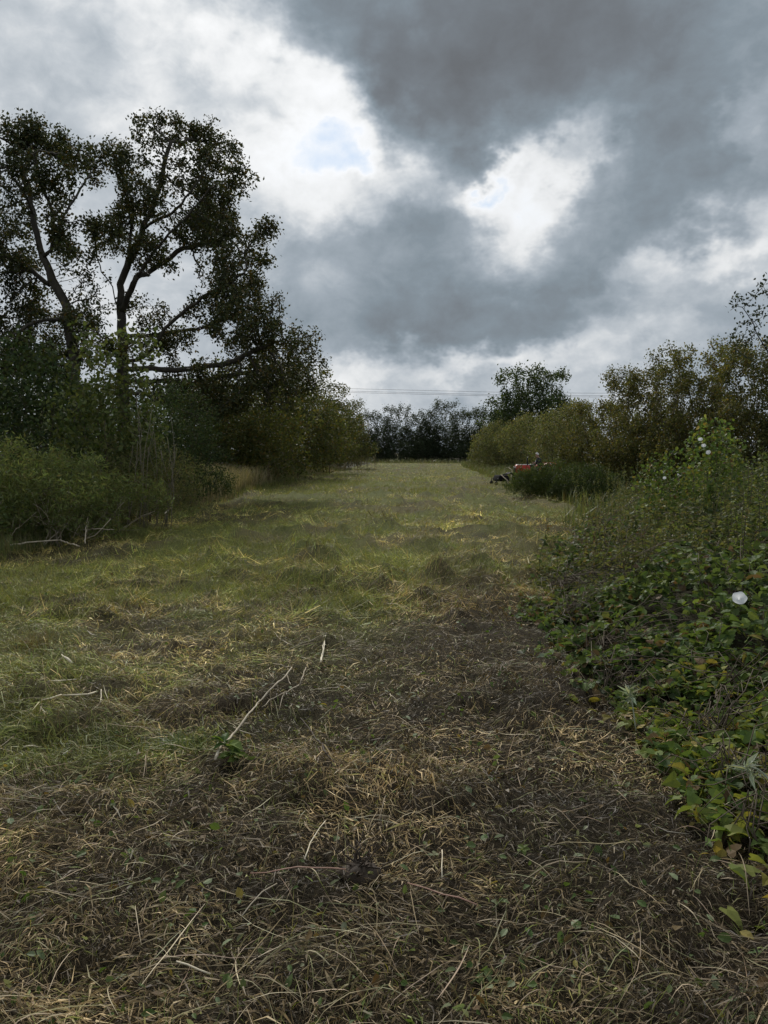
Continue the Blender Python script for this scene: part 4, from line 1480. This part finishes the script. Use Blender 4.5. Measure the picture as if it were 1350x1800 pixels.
stick('split_stick', 'short white wood splinter on green grass at the left', [([(108, 1150), (117, 1158), (127, 1166)], 0.004, 0.014, 0.06)], M_PALEWOOD)
stick('split_stick', 'pale stick in two pieces end to end at the left', [([(72, 1231), (90, 1228), (108, 1221)], 0.007, 0.006, 0.04), ([(110, 1222), (145, 1222), (170, 1216)], 0.007, 0.008, 0.04)], M_PALEWOOD)
stick('split_stick', 'pale strip lying across the grass above the two piece stick', [([(85, 1197), (110, 1196), (135, 1194)], 0.006, 0.005, 0.04)], M_PALEWOOD)
stick('split_stick', 'short upright looking straw right of the two piece stick', [([(178, 1212), (178, 1225), (177, 1234)], 0.004, 0.004, 0.04)], M_PALEWOOD)
stick('split_stick', 'small pale chip at the far left of the cut grass', [([(42, 1313), (55, 1312), (66, 1313)], 0.006, 0.005, 0.03)], M_PALEWOOD)
stick('dark_twig', 'dark bent twig right of the leafy sprig', [([(528, 1262), (545, 1283), (560, 1303), (575, 1325)], 0.004, 0.007, 0.08), ([(575, 1325), (592, 1345)], 0.006, 0.003, 0.04)], M_DARKSTEM)
stick('red_stem', 'thin reddish stem arching across the foreground cuttings', [([(608, 1528), (570, 1524), (530, 1524), (490, 1533), (440, 1535)], 0.0035, 0.0025, 0.08)], M_REDSTEM)
stick('red_stem', 'thin pinkish stem at the bottom right of centre', [([(716, 1552), (750, 1560), (790, 1572), (838, 1590)], 0.0025, 0.0035, 0.06)], M_REDSTEM)
stick('straw_stem', 'upright pale straw in the foreground mulch', [([(777, 1542), (776, 1520), (777, 1494)], 0.003, 0.003, 0.05)], M_PALEWOOD)
stick('straw_stem', 'slanting pale stem left of the dark root clump', [([(425, 1610), (450, 1575), (475, 1560), (487, 1553)], 0.003, 0.003, 0.07)], M_DEADWOOD)
stick('straw_stem', 'long pale straw below the leafy sprig', [([(535, 1510), (548, 1480), (560, 1462), (572, 1443)], 0.003, 0.003, 0.05)], M_PALEWOOD)
stick('straw_stem', 'pale broken stalk at the lower left', [([(310, 1690), (340, 1700), (370, 1712)], 0.004, 0.003, 0.04)], M_PALEWOOD)
stick('straw_stem', 'tall thin stalk sticking up in the middle of the strip', [([(718, 945), (714, 930), (711, 912)], 0.010, 0.008, [0.02, 0.2, 0.4])], M_PALEWOOD)
for (a, lab) in [([(898, 860), (892, 845), (880, 834)], 'left prong of pale dead wood beside the tractor'), ([(900, 850), (899, 838), (900, 826), (894, 822)], 'right prong of pale dead wood beside the tractor')]:
    p0 = gp(*a[0])
    root = thing('dead_prong', lab, 'branch', p0)
    q = np.array([at(px, py, p0[1] + 0.2 * i) for i, (px, py) in enumerate(a)])
    q[0] = p0 - np.array([0, 0, 0.03])
    v, f = tubes([(q - p0, np.linspace(0.045, 0.015, len(q)), 6)])
    link('main_stem', mesh_np('prong', v, f, M_DEADWOOD, None, True), root)
# dead branches heaped at the foot of the weed mound
for (pts, r0, r1, lift, lab) in [
        ([(17, 958), (60, 952), (105, 950), (140, 960)], 0.018, 0.009, 0.15, 'long pale dead branch along the foot of the left mound'),
        ([(80, 945), (95, 920), (108, 888)], 0.014, 0.008, [0.1, 0.35, 0.6], 'pale dead branch rising from the left mound'),
        ([(145, 932), (165, 929), (200, 931)], 0.014, 0.009, 0.25, 'pale dead stick in front of the brushwood'),
        ([(150, 955), (152, 920), (160, 890), (172, 868)], 0.013, 0.006, [0.05, 0.3, 0.55, 0.75], 'slim pale dead branch standing in the brushwood'),
        ([(190, 925), (176, 905), (165, 880)], 0.012, 0.006, [0.1, 0.35, 0.6], 'crooked pale branch leaning left in the brushwood'),
        ([(178, 928), (183, 905), (184, 893)], 0.010, 0.006, [0.1, 0.3, 0.5], 'short pale branch upright in the brushwood'),
        ([(272, 912), (280, 898), (290, 884)], 0.012, 0.006, [0.1, 0.3, 0.5], 'dead branch leaning over the edge right of the brushwood'),
        ([(290, 902), (296, 897), (300, 893)], 0.016, 0.014, 0.4, 'short bright broken stick end right of the brushwood')]:
    stick('dead_branch', lab, [(pts, r0, r1, lift)], M_DEADWOOD, 'branch', 'dead branches at the left edge', jit=0.006)


def brushwood():
    c = gp(110, 950)
    root = thing('brushwood_heap', 'tangle of thin pale dead twigs at the foot of the left mound', 'brushwood', c)
    for i in range(46):
        yy = rng.uniform(12.2, 16.5)
        xx = left_edge(yy) + rng.uniform(-0.15, 0.45) - 0.9 * (yy < 13.2)
        p0 = np.array([xx, yy, float(ground_z(xx, yy))])
        d = np.array([rng.normal() * 0.5, rng.uniform(-0.3, 0.4), rng.uniform(0.05, 0.9)])
        d /= np.linalg.norm(d)
        L = rng.uniform(0.4, 1.1)
        t = np.linspace(0, 1, 7)[:, None]
        q = p0 + d * L * t + rng.normal(size=3) * 0.12 * (t * (1 - t)) * 2
        q[1:] += rng.normal(size=(6, 3)) * 0.015
        paths = [(q - c, np.linspace(0.010, 0.004, 7) * rng.uniform(0.7, 1.3), 5)]
        for k in range(2):
            j = int(rng.integers(2, 6))
            e = q[j] + (d + rng.normal(size=3) * 0.6) * 0.25
            paths.append((np.linspace(q[j], e, 3) - c, np.linspace(0.004, 0.002, 3), 4))
        v, f = tubes(paths)
        link('twig', mesh_np('twig', v, f, M_DEADWOOD if i % 3 else M_STEMGREY, None, True), root)


brushwood()


def sprig(name, label, px, py, n, L, cols, lift, stemlen, dirv, kind='oval', weights=None, mat=None, stemr=0.004, key=None):
    """cut leafy shoot lying on the ground: stem plus single leaves"""
    p0 = gp(px, py)
    root = thing(name, label, 'sprig', p0)
    d = np.array(dirv, float)
    d /= np.linalg.norm(d)
    t = np.linspace(0, 1, 6)[:, None]
    pts = np.array([0, 0, 0.01]) + d * stemlen * t + np.array([0, 0, 1]) * (lift * t)
    v, f = tubes([(pts, np.linspace(stemr, stemr * 0.5, 6), 5)])
    link('stem', mesh_np('stem', v, f, M_GREENSTEM, None, True), root)
    var = leaf_variants(kind, cols, key, mat or M_GLOSSY)
    for i in range(n):
        u = rng.uniform(0.3, 1)
        o = link('leaf', var[int(rng.integers(len(var)))], root, pts[0] + (pts[-1] - pts[0]) * u)
        o.rotation_euler = (rng.uniform(-0.3, 0.5), rng.normal() * 0.45, rng.uniform(0, 6.283))
        s = L * rng.uniform(0.5, 1.1)
        o.scale = (s, s, s)
    return root


sprig('leafy_sprig', 'cut sprig with pale backed green leaves at the end of the forked branch', 420, 1345, 24, 0.10, [(0.09, 0.14, 0.03), (0.13, 0.18, 0.05), (0.25, 0.29, 0.21), (0.06, 0.10, 0.03)], 0.09, 0.12, (-0.6, 0.5, 0), key='s1')
sprig('leafy_sprig', 'small green sprig with one pale leaf at the mulch edge on the right', 950, 1168, 9, 0.085, [(0.09, 0.14, 0.04), (0.22, 0.27, 0.19), (0.07, 0.11, 0.03)], 0.06, 0.12, (0.6, 0.3, 0), key='s2')
sprig('leafy_sprig', 'torn pale green leaf pair in the mulch right of the foreground root', 905, 1510, 5, 0.05, [(0.14, 0.18, 0.06), (0.3, 0.31, 0.2)], 0.03, 0.06, (0.5, 0.3, 0), key='s3')
sprig('leafy_sprig', 'small green leaves on the mulch at the bottom right of centre', 865, 1605, 5, 0.04, [(0.11, 0.16, 0.05), (0.2, 0.24, 0.12)], 0.03, 0.05, (0.5, 0.3, 0), key='s4')
sprig('leafy_sprig', 'pale green torn leaf at the bottom of the picture', 828, 1735, 5, 0.04, [(0.16, 0.2, 0.1), (0.12, 0.17, 0.06)], 0.02, 0.05, (0.5, 0.3, 0), key='s5')
sprig('leafy_sprig', 'flat green leaves among grass at the far left below the white splinter', 95, 1385, 9, 0.045, [(0.10, 0.15, 0.06), (0.18, 0.22, 0.14)], 0.03, 0.15, (1, 0.2, 0), key='s6')
sprig('leafy_sprig', 'small pale leaf beside the forked branch', 408, 1258, 6, 0.05, [(0.09, 0.14, 0.04), (0.28, 0.31, 0.22)], 0.04, 0.06, (-0.4, 0.3, 0), key='s7')


def thistle(label, base, tip, L, n):
    """silvery, finely lobed shoot"""
    b, e = np.array(base), np.array(tip)
    root = thing('thistle_sprig', label, 'sprig', b)
    t = np.linspace(0, 1, 8)[:, None]
    pts = (e - b) * t + np.array([0, 0, 1]) * 0.03 * np.sin(math.pi * t)
    v, f = tubes([(pts, np.linspace(0.005, 0.003, 8), 5)])
    link('stem', mesh_np('stem', v, f, M_PALESTEM, None, True), root)
    tv, tf = TM['narrow']
    for i in range(n):
        # one feathered leaf: a midrib with paired lobes
        m = 9
        P, S, Dr = [], [], []
        for k in range(m):
            u = k / (m - 1)
            for sg in (-1, 1):
                P.append((0, u, 0.06 * math.sin(u * 3)))
                S.append(0.34 * (1 - 0.6 * u) * rng.uniform(0.8, 1.2))
                Dr.append((sg, 0.6, 0.25 * rng.normal()))
        P, S, Dr = np.array(P), np.array(S), np.array(Dr)
        Dr = np.concatenate([Dr, [[0, 1, 0]]])
        P = np.concatenate([P, [[0, 0.0, 0]]])
        S = np.concatenate([S, [1.15]])
        c = palette(len(P), [(0.27, 0.32, 0.24), (0.2, 0.25, 0.17), (0.35, 0.39, 0.31)])
        o = link('leaf', leaf_mesh('leaf', P, S, c, 'narrow', M_LEAF, 1.0, Dr, 0.3), root, pts[-1] - (pts[-1] - pts[0]) * 0.35 * rng.uniform(0, 1))
        o.rotation_euler = (rng.uniform(-0.2, 0.9), rng.normal() * 0.5, i * 2.4 + rng.uniform(-0.4, 0.4))
        s = L * rng.uniform(0.7, 1.15)
        o.scale = (s, s, s)
    return root


M_PALESTEM = noise_mat('pale_stem', (0.25, 0.29, 0.2), (0.4, 0.42, 0.33), 12, 0.6)
thistle('silvery thistle sprig upright at the mulch edge', at(1118, 1285, 4.40), at(1104, 1205, 4.40), 0.085, 8)
thistle('silvery thistle sprig lying with its stem to the right edge', at(1362, 1385, 3.2), at(1308, 1348, 3.2), 0.075, 8)


def tuft(label, px, py, n, h, r, cols):
    p = gp(px, py)
    xy = p[:2] + rng.normal(size=(n, 2)) * r
    o = blades('grass_tuft', '', xy, rng.uniform(0.4, 1, n) * h, rng.uniform(0.002, 0.004, n), palette(n, cols), 0.8, 3)
    tag(o, label, 'grass tuft', 'tufts of grass on the strip', 'stuff')


GT = [(0.07, 0.11, 0.03), (0.10, 0.14, 0.04), (0.05, 0.085, 0.024)]
tuft('green grass tuft left of the leafy sprig', 318, 1312, 420, 0.12, 0.09, GT)
tuft('brownish tuft of standing grass at the left near the white splinter', 58, 1140, 300, 0.2, 0.12, [(0.2, 0.15, 0.07), (0.14, 0.12, 0.05)])
tuft('green grass tuft at the far left edge', 5, 1290, 300, 0.13, 0.1, GT)
tuft('dry grass tuft in the middle beyond the split stick', 455, 1125, 300, 0.16, 0.12, [(0.2, 0.16, 0.07), (0.13, 0.12, 0.045)])
tuft('tangled grass tuft beside the leafy sprig on its left', 190, 1310, 380, 0.10, 0.14, GT + [(0.18, 0.16, 0.07)])


def root_clump():
    p0 = gp(632, 1545)
    root = thing('root_clump', 'dark upturned root clump in the foreground cuttings', 'root', p0)
    r = 0.085
    n1, n2 = 9, 16
    V = []
    for i in range(n1 + 1):
        th = math.pi * i / n1
        for j in range(n2):
            a = 2 * math.pi * j / n2
            k = 1 + 0.45 * (float(vnoise(i * 0.9 + 3, j * 0.9, 5)) - 0.5)
            V.append((r * k * math.sin(th) * math.cos(a), r * k * math.sin(th) * math.sin(a) * 0.8, r * 0.55 * k * math.cos(th) + 0.015))
    F = [(i * n2 + j, i * n2 + (j + 1) % n2, (i + 1) * n2 + (j + 1) % n2, (i + 1) * n2 + j) for i in range(n1) for j in range(n2)]
    link('clod', mesh_np('clod', np.array(V), np.array(F)[:, ::-1], M_DARKSTEM, None, True), root)
    paths = []
    for i in range(26):
        a = rng.uniform(0, 6.283)
        e = np.array([math.cos(a) * rng.uniform(0.05, 0.17), math.sin(a) * rng.uniform(0.05, 0.14), rng.uniform(-0.01, 0.15)])
        t = np.linspace(0, 1, 5)[:, None]
        q = np.array([0, 0, 0.03]) + (e - np.array([0, 0, 0.03])) * t + rng.normal(size=(5, 3)) * 0.01
        paths.append((q, np.linspace(0.005, 0.0015, 5), 4))
    v, f = tubes(paths)
    link('roots', mesh_np('roots', v, f, M_DARKSTEM, None, True), root)


root_clump()


# ------------------------------------------------------------------ power cables beyond the hedge
def power_line():
    D = 150.0
    M_CABLE = plain_mat('cable', (0.12, 0.12, 0.125), 0.5)
    M_POLE = noise_mat('pole_wood', (0.08, 0.065, 0.05), (0.16, 0.13, 0.1), 4, 0.85)
    xl, xr = xz(-150, D), xz(1520, D)

    def zc(px, off):
        py = np.interp(px, [-150, 300, 575, 860, 1030, 1520], [664, 675, 684, 691, 693, 692]) + off
        return top_z(py, D)
    ends = []
    for k, (off, dy) in enumerate([(-1.5, -0.5), (2.5, 0.0), (4.5, 0.6)]):
        pxs = np.linspace(-150, 1520, 60)
        pts = np.array([[xz(p, D), D + dy, zc(p, off)] for p in pxs])
        b = pts[0].copy()
        v, f = tubes([(pts - b, np.full(60, 0.028), 5)])
        o = link('power_cable', mesh_np('power_cable', v, f, M_CABLE, None, True), None, b)
        tag(o, ['uppermost thin power cable crossing the sky above the far hedge', 'middle thin power cable above the far hedge', 'lowest thin power cable above the far hedge'][k],
            'cable', 'power cables above the far hedge')
        ends.append((pts[0], pts[-1]))
    for side, lab in ((0, 'wooden power pole hidden beyond the trees on the left'), (1, 'wooden power pole beyond the shrubs on the right')):
        e = [q[side] for q in ends]
        x = e[0][0]
        zt = max(q[2] for q in e) + 0.3
        zb = float(ground_z(x, D))
        root = thing('power_pole', lab, 'pole', (x, D + 0.2, zb), 0, 'power poles')
        v, f = tubes([(np.array([[0, 0, -0.2], [0, 0, zt - zb]]), np.array([0.16, 0.11]), 8)])
        link('pole', mesh_np('pole', v, f, M_POLE, None, True), root)
        for q in e:
            z = q[2] - zb - 0.06
            v, f = tubes([(np.array([[0, 0, z], [0, q[1] - D - 0.2, z]]) + np.array([[0, -0.0, 0], [0, -0.05, 0]]), np.array([0.04, 0.04]), 6)])
            link('arm', mesh_np('arm', v, f, M_POLE, None, True), root)


power_line()


# ------------------------------------------------------------------ tractor and driver
import bmesh


def bm_mesh(name, bm, mat, smooth_=True):
    me = bpy.data.meshes.new(name)
    bm.normal_update()
    bm.to_mesh(me)
    bm.free()
    for p in me.polygons:
        p.use_smooth = smooth_
    me.materials.append(mat)
    return me


def bbox(size, loc, bev=0.02, taper=None, seg=2):
    bm = bmesh.new()
    bmesh.ops.create_cube(bm, size=1)
    for v in bm.verts:
        if taper and v.co.z > 0:
            v.co.x *= taper[0]
            v.co.y *= taper[1]
        v.co = Vector((v.co.x * size[0] + loc[0], v.co.y * size[1] + loc[1], v.co.z * size[2] + loc[2]))
    if bev:
        bmesh.ops.bevel(bm, geom=bm.edges[:], offset=bev, segments=seg, profile=0.5, affect='EDGES')
    return bm


def lathe(prof, seg, axis_y=True):
    V = []
    for (r, h) in prof:
        for s in range(seg):
            a = 2 * math.pi * s / seg
            V.append((r * math.cos(a), h, r * math.sin(a)))
    n = len(prof)
    F = [(k * seg + s, k * seg + (s + 1) % seg, (k + 1) * seg + (s + 1) % seg, (k + 1) * seg + s) for k in range(n - 1) for s in range(seg)]
    return np.array(V), np.array(F)


def build_tractor():
    D = 40.0
    X0 = xz(941, D)
    zb = float(ground_z(X0, D))
    RED = plain_mat('red_paint', (0.5, 0.03, 0.02), 0.3, 0.5)
    PALE = plain_mat('sky_sheen_and_lamp', (0.72, 0.70, 0.66), 0.35, 0.5)  # pale colour of the painted sky sheen on the bonnet, also the mudguard lamps
    BLK = plain_mat('black_metal', (0.02, 0.021, 0.023), 0.5, 0.4)
    TYRE = noise_mat('tyre', (0.012, 0.012, 0.012), (0.03, 0.028, 0.026), 20, 0.85)
    RIM = plain_mat('rim', (0.5, 0.48, 0.42), 0.4, 0.5)
    LAMP = plain_mat('lamp_glass', (0.7, 0.7, 0.68), 0.1, 0.6)
    root = thing('compact_tractor', 'small red tractor half hidden behind the low green bush', 'tractor', (X0, D, zb), math.radians(6))

    def part(name, bm, mat, parent=root, smooth_=True, label=None):
        o = link(name, bm_mesh(name, bm, mat, smooth_), parent)
        if label:
            o['label'] = label
        return o
    # it faces -x (left in the photograph)
    part('chassis', bbox((1.75, 0.34, 0.22), (-0.15, 0, 0.46), 0.03), BLK)
    bon = part('bonnet', bbox((0.78, 0.46, 0.40), (-0.66, 0, 0.80), 0.07, (0.94, 0.86), 3), RED)
    part('painted_sky_sheen', bbox((0.66, 0.34, 0.035), (-0.64, 0, 1.015), 0.012), PALE, bon, label='painted pale sky reflection on top of the bonnet')  # sky reflected in the red bonnet, put in as a pale slab
    part('grille', bbox((0.03, 0.30, 0.24), (-1.065, 0, 0.76), 0.008), BLK, bon)
    for s in (-1, 1):
        part('headlight', bbox((0.04, 0.09, 0.07), (-1.055, s * 0.14, 0.90), 0.012), LAMP, bon)
    v, f = tubes([(np.array([[-0.45, -0.16, 0.98], [-0.45, -0.16, 1.22], [-0.45, -0.16, 1.36], [-0.41, -0.16, 1.40]]), np.array([0.028, 0.035, 0.028, 0.028]), 10)])
    link('exhaust', mesh_np('exhaust', v, f, BLK, None, True), root)
    part('dashboard', bbox((0.14, 0.40, 0.34), (-0.24, 0, 0.86), 0.03), BLK)
    part('footplate', bbox((0.55, 0.86, 0.04), (0.05, 0, 0.46), 0.01), BLK)
    v, f = tubes([(np.array([[-0.2, 0, 0.95], [-0.08, 0, 1.05]]), np.array([0.022, 0.022]), 8)])
    link('steering_column', mesh_np('steering_column', v, f, BLK, None, True), root)
    a = np.linspace(0, 2 * math.pi, 21)
    ring = np.stack([-0.06 + 0.08 * np.cos(a), 0.17 * np.sin(a), 1.06 + 0.15 * np.cos(a)], 1)
    sp = [(ring, np.full(21, 0.014), 6)]
    for k in (0, 7, 13):
        sp.append((np.array([[-0.07, 0, 1.05], ring[k]]), np.array([0.012, 0.010]), 5))
    v, f = tubes(sp)
    link('steering_wheel', mesh_np('steering_wheel', v, f, BLK, None, True), root)
    part('seat', bbox((0.42, 0.44, 0.10), (0.36, 0, 0.70), 0.035), BLK)
    part('backrest', bbox((0.10, 0.42, 0.34), (0.58, 0, 0.90), 0.035), BLK)
    part('seat_base', bbox((0.34, 0.30, 0.18), (0.38, 0, 0.58), 0.02), BLK)

    def wheel(x, y, r, w):
        wl = link('wheel', None, root, (x, y, r))
        wl.empty_display_size = 0.1
        prof = [(r * 0.55, -w / 2), (r * 0.9, -w / 2), (r, -w * 0.3), (r, w * 0.3), (r * 0.9, w / 2), (r * 0.55, w / 2), (r * 0.55, -w / 2)]
        V, F = lathe(prof, 28)
        # lugs around the tread
        bm = bmesh.new()
        vs = [bm.verts.new(q) for q in V]
        for q in F:
            try:
                bm.faces.new([vs[i] for i in q])
            except ValueError:
                pass
        for k in range(18):
            for sg in (-1, 1):
                an = 2 * math.pi * (k + 0.25 * sg) / 18
                c = bmesh.ops.create_cube(bm, size=1)['verts']
                for vv in c:
                    lx, ly, lz = vv.co.x * 0.05, vv.co.y * w * 0.42 + sg * w * 0.22, vv.co.z * 0.05 + r
                    lx += sg * ly * 0.25
                    vv.co = Vector((lx * math.cos(an) + lz * math.sin(an), ly, -lx * math.sin(an) + lz * math.cos(an)))
        link('tyre', bm_mesh('tyre', bm, TYRE, False), wl)
        V, F = lathe([(0.001, -w * 0.28), (r * 0.2, -w * 0.30), (r * 0.42, -w * 0.2), (r * 0.57, -w * 0.46), (r * 0.57, w * 0.46), (r * 0.42, w * 0.2), (r * 0.2, w * 0.30), (0.001, w * 0.28)], 24)
        link('rim', mesh_np('rim', V, F, RIM, None, True), wl)
    for s in (-1, 1):
        wheel(0.62, s * 0.52, 0.46, 0.26)
        wheel(-0.78, s * 0.40, 0.29, 0.17)
        # arched rear mudguard
        bm = bmesh.new()
        rows = []
        for k in range(11):
            an = math.radians(15 + 150 * k / 10)
            row = []
            for (rr, yy) in ((0.53, 0.36), (0.55, 0.38), (0.55, 0.66), (0.53, 0.68)):
                row.append(bm.verts.new((0.62 - rr * 1.02 * math.cos(an) * -1, s * yy, 0.50 + rr * 1.05 * math.sin(an) + 0.06)))
            rows.append(row)
        for p_, q_ in zip(rows[:-1], rows[1:]):
            for k in range(3):
                bm.faces.new((p_[k], p_[k + 1], q_[k + 1], q_[k]))
        bmesh.ops.solidify(bm, geom=bm.faces[:], thickness=0.02)
        mg = part('mudguard', bm, RED)
        part('lamp', bbox((0.06, 0.12, 0.06), (0.95, s * 0.52, 1.06), 0.012), PALE, mg)
        v, f = tubes([(np.array([[0.40, s * 0.30, 0.62], [0.62, s * 0.40, 0.98]]), np.array([0.02, 0.02]), 6)])
        link('bracket', mesh_np('bracket', v, f, BLK, None, True), mg)
        v, f = tubes([(np.array([[-0.78, 0, 0.29], [-0.78, s * 0.40, 0.29]]), np.array([0.035, 0.03]), 8), (np.array([[0.62, 0, 0.46], [0.62, s * 0.5, 0.46]]), np.array([0.06, 0.05]), 8)])
        link('axle', mesh_np('axle', v, f, BLK, None, True), root)
    # dark mower carried in front
    MATT = plain_mat('matt_black', (0.012, 0.012, 0.013), 0.95, 0.05)
    md = part('mower_deck', bbox((0.62, 1.25, 0.30), (-1.75, 0, 0.34), 0.07, (0.75, 0.95), 3), MATT)
    for s in (-1, 1):
        v, f = tubes([(np.array([[-1.0, s * 0.15, 0.46], [-1.3, s * 0.2, 0.62], [-1.6, s * 0.25, 0.50]]), np.array([0.03, 0.03, 0.03]), 8)])
        link('lift_arm', mesh_np('lift_arm', v, f, BLK, None, True), root)
        V, F = lathe([(0.001, -0.04), (0.09, -0.04), (0.10, 0), (0.09, 0.04), (0.001, 0.04)], 14)
        link('caster_wheel', mesh_np('caster', V + np.array([-2.12, s * 0.5, 0.10]), F, TYRE, None, True), md)
        v, f = tubes([(np.array([[-2.12, s * 0.5, 0.10], [-2.12, s * 0.5, 0.30], [-1.95, s * 0.5, 0.36]]), np.array([0.02, 0.02, 0.02]), 6)])
        link('caster_fork', mesh_np('caster_fork', v, f, BLK, None, True), md)
    return root, X0, D, zb


def build_driver(X0, D, zb):
    root = thing('person', 'grey haired person in dark jacket bent forward driving the red tractor', 'person', (X0, D, zb), math.radians(6))
    J = {'pel': (0.34, 0, 0.84, .150, .115), 'wai': (0.32, 0, 0.97, .140, .105), 'che': (0.24, 0, 1.16, .165, .115), 'sho': (0.19, 0, 1.29, .120, .085),
         'nec': (0.15, 0, 1.36, .052, .052), 'hea0': (0.10, 0, 1.42, .070, .080), 'hea1': (0.085, 0, 1.50, .078, .090), 'hea2': (0.085, 0, 1.56, .055, .065)}
    E = [('pel', 'wai'), ('wai', 'che'), ('che', 'sho'), ('sho', 'nec'), ('nec', 'hea0'), ('hea0', 'hea1'), ('hea1', 'hea2')]
    for s, n in ((-1, 'r'), (1, 'l')):
        J['sh' + n] = (0.19, s * 0.19, 1.27, .068, .062)
        J['el' + n] = (0.10, s * 0.27, 1.03, .048, .046)
        J['wr' + n] = (-0.02, s * 0.18, 1.08, .030, .028)
        J['pa' + n] = (-0.06, s * 0.165, 1.10, .034, .020)
        E += [('sho', 'sh' + n), ('sh' + n, 'el' + n), ('el' + n, 'wr' + n), ('wr' + n, 'pa' + n)]
        for k in range(4):      # fingers closed over the wheel rim
            y = s * (0.165 + (k - 1.5) * 0.019)
            z = 1.105 + (k - 1.5) * -0.008
            J['f%d' % k + n] = (-0.095, y, z + 0.012, .0095, .0095)
            J['g%d' % k + n] = (-0.108 + 0.004 * (k == 3), y, z - 0.014, .0085, .0085)
            J['h%d' % k + n] = (-0.092, y, z - 0.030, .0075, .0075)
            E += [('pa' + n, 'f%d' % k + n), ('f%d' % k + n, 'g%d' % k + n), ('g%d' % k + n, 'h%d' % k + n)]
        J['t0' + n] = (-0.045, s * 0.135, 1.085, .011, .011)
        J['t1' + n] = (-0.072, s * 0.125, 1.072, .009, .009)
        E += [('pa' + n, 't0' + n), ('t0' + n, 't1' + n)]
        J['hi' + n] = (0.30, s * 0.10, 0.82, .095, .09)
        J['kn' + n] = (-0.06, s * 0.17, 0.80, .066, .066)
        J['an' + n] = (-0.02, s * 0.18, 0.56, .046, .046)
        J['he' + n] = (-0.01, s * 0.18, 0.525, .042, .035)
        J['to' + n] = (-0.17, s * 0.19, 0.515, .040, .026)
        E += [('pel', 'hi' + n), ('hi' + n, 'kn' + n), ('kn' + n, 'an' + n), ('an' + n, 'he' + n), ('he' + n, 'to' + n)]
    keys = list(J)
    me = bpy.data.meshes.new('body')
    me.from_pydata([J[k][:3] for k in keys], [(keys.index(a), keys.index(b)) for a, b in E], [])
    tmp = bpy.data.objects.new('body_source', me)
    COL.objects.link(tmp)
    tmp.modifiers.new('skin', 'SKIN').use_smooth_shade = True
    for i, k in enumerate(keys):
        sv = me.skin_vertices[0].data[i]
        sv.radius = J[k][3:5]
        sv.use_root = (k == 'pel')
    tmp.modifiers.new('sub', 'SUBSURF').levels = 1
    bpy.context.view_layer.update()
    dg = bpy.context.evaluated_depsgraph_get()
    body = bpy.data.meshes.new_from_object(tmp.evaluated_get(dg))
    bpy.data.objects.remove(tmp)
    n = len(body.vertices)
    co = np.zeros(n * 3, np.float32)
    body.vertices.foreach_get('co', co)
    co = co.reshape(-1, 3)
    c = np.ones((n, 4), np.float32)
    c[:, :3] = (0.018, 0.02, 0.026)                              # dark jacket
    c[co[:, 2] < 0.90, :3] = (0.03, 0.034, 0.05)                 # dark trousers
    c[co[:, 2] < 0.56, :3] = (0.03, 0.022, 0.016)                # boots
    skin = (co[:, 2] > 1.37) | ((co[:, 0] < -0.035) & (co[:, 2] > 1.0))
    c[skin, :3] = (0.40, 0.25, 0.19)
    a = body.color_attributes.new('col', 'FLOAT_COLOR', 'POINT')
    a.data.foreach_set('color', c.ravel())
    body.materials.clear()
    body.materials.append(attr_mat('person', 0.8, 0, 0.2))
    for p in body.polygons:
        p.use_smooth = True
    link('body', body, root)
    GREY = plain_mat('grey_hair', (0.62, 0.60, 0.57), 0.8, 0.2)
    DARK = plain_mat('eye', (0.03, 0.025, 0.02), 0.3)
    SKIN = plain_mat('skin', (0.42, 0.26, 0.2), 0.6)
    bm = bmesh.new()
    bmesh.ops.create_uvsphere(bm, u_segments=18, v_segments=12, radius=1)
    bmesh.ops.delete(bm, geom=[v for v in bm.verts if v.co.z < -0.25 or (v.co.x < -0.55 and v.co.z < 0.45)], context='VERTS')
    for v in bm.verts:
        v.co = Vector((v.co.x * 0.105 + 0.094, v.co.y * 0.088, v.co.z * 0.105 + 1.515))
    link('hair', bm_mesh('hair', bm, GREY), root)
    for s in (-1, 1):
        bm = bmesh.new()
        bmesh.ops.create_icosphere(bm, subdivisions=2, radius=0.012)
        bmesh.ops.translate(bm, verts=bm.verts, vec=(0.012, s * 0.032, 1.50))
        link('eye', bm_mesh('eye', bm, DARK), root)
        link('ear', bm_mesh('ear', bbox((0.035, 0.016, 0.06), (0.10, s * 0.088, 1.485), 0.007), SKIN), root)
    link('nose', bm_mesh('nose', bbox((0.035, 0.026, 0.045), (0.0, 0, 1.475), 0.01, (0.5, 0.6)), SKIN), root)
    link('mouth', bm_mesh('mouth', bbox((0.012, 0.05, 0.010), (0.028, 0, 1.435), 0.003), plain_mat('lips', (0.3, 0.13, 0.11), 0.5)), root)


tr_root, TX, TD, TZ = build_tractor()
build_driver(TX, TD, TZ)
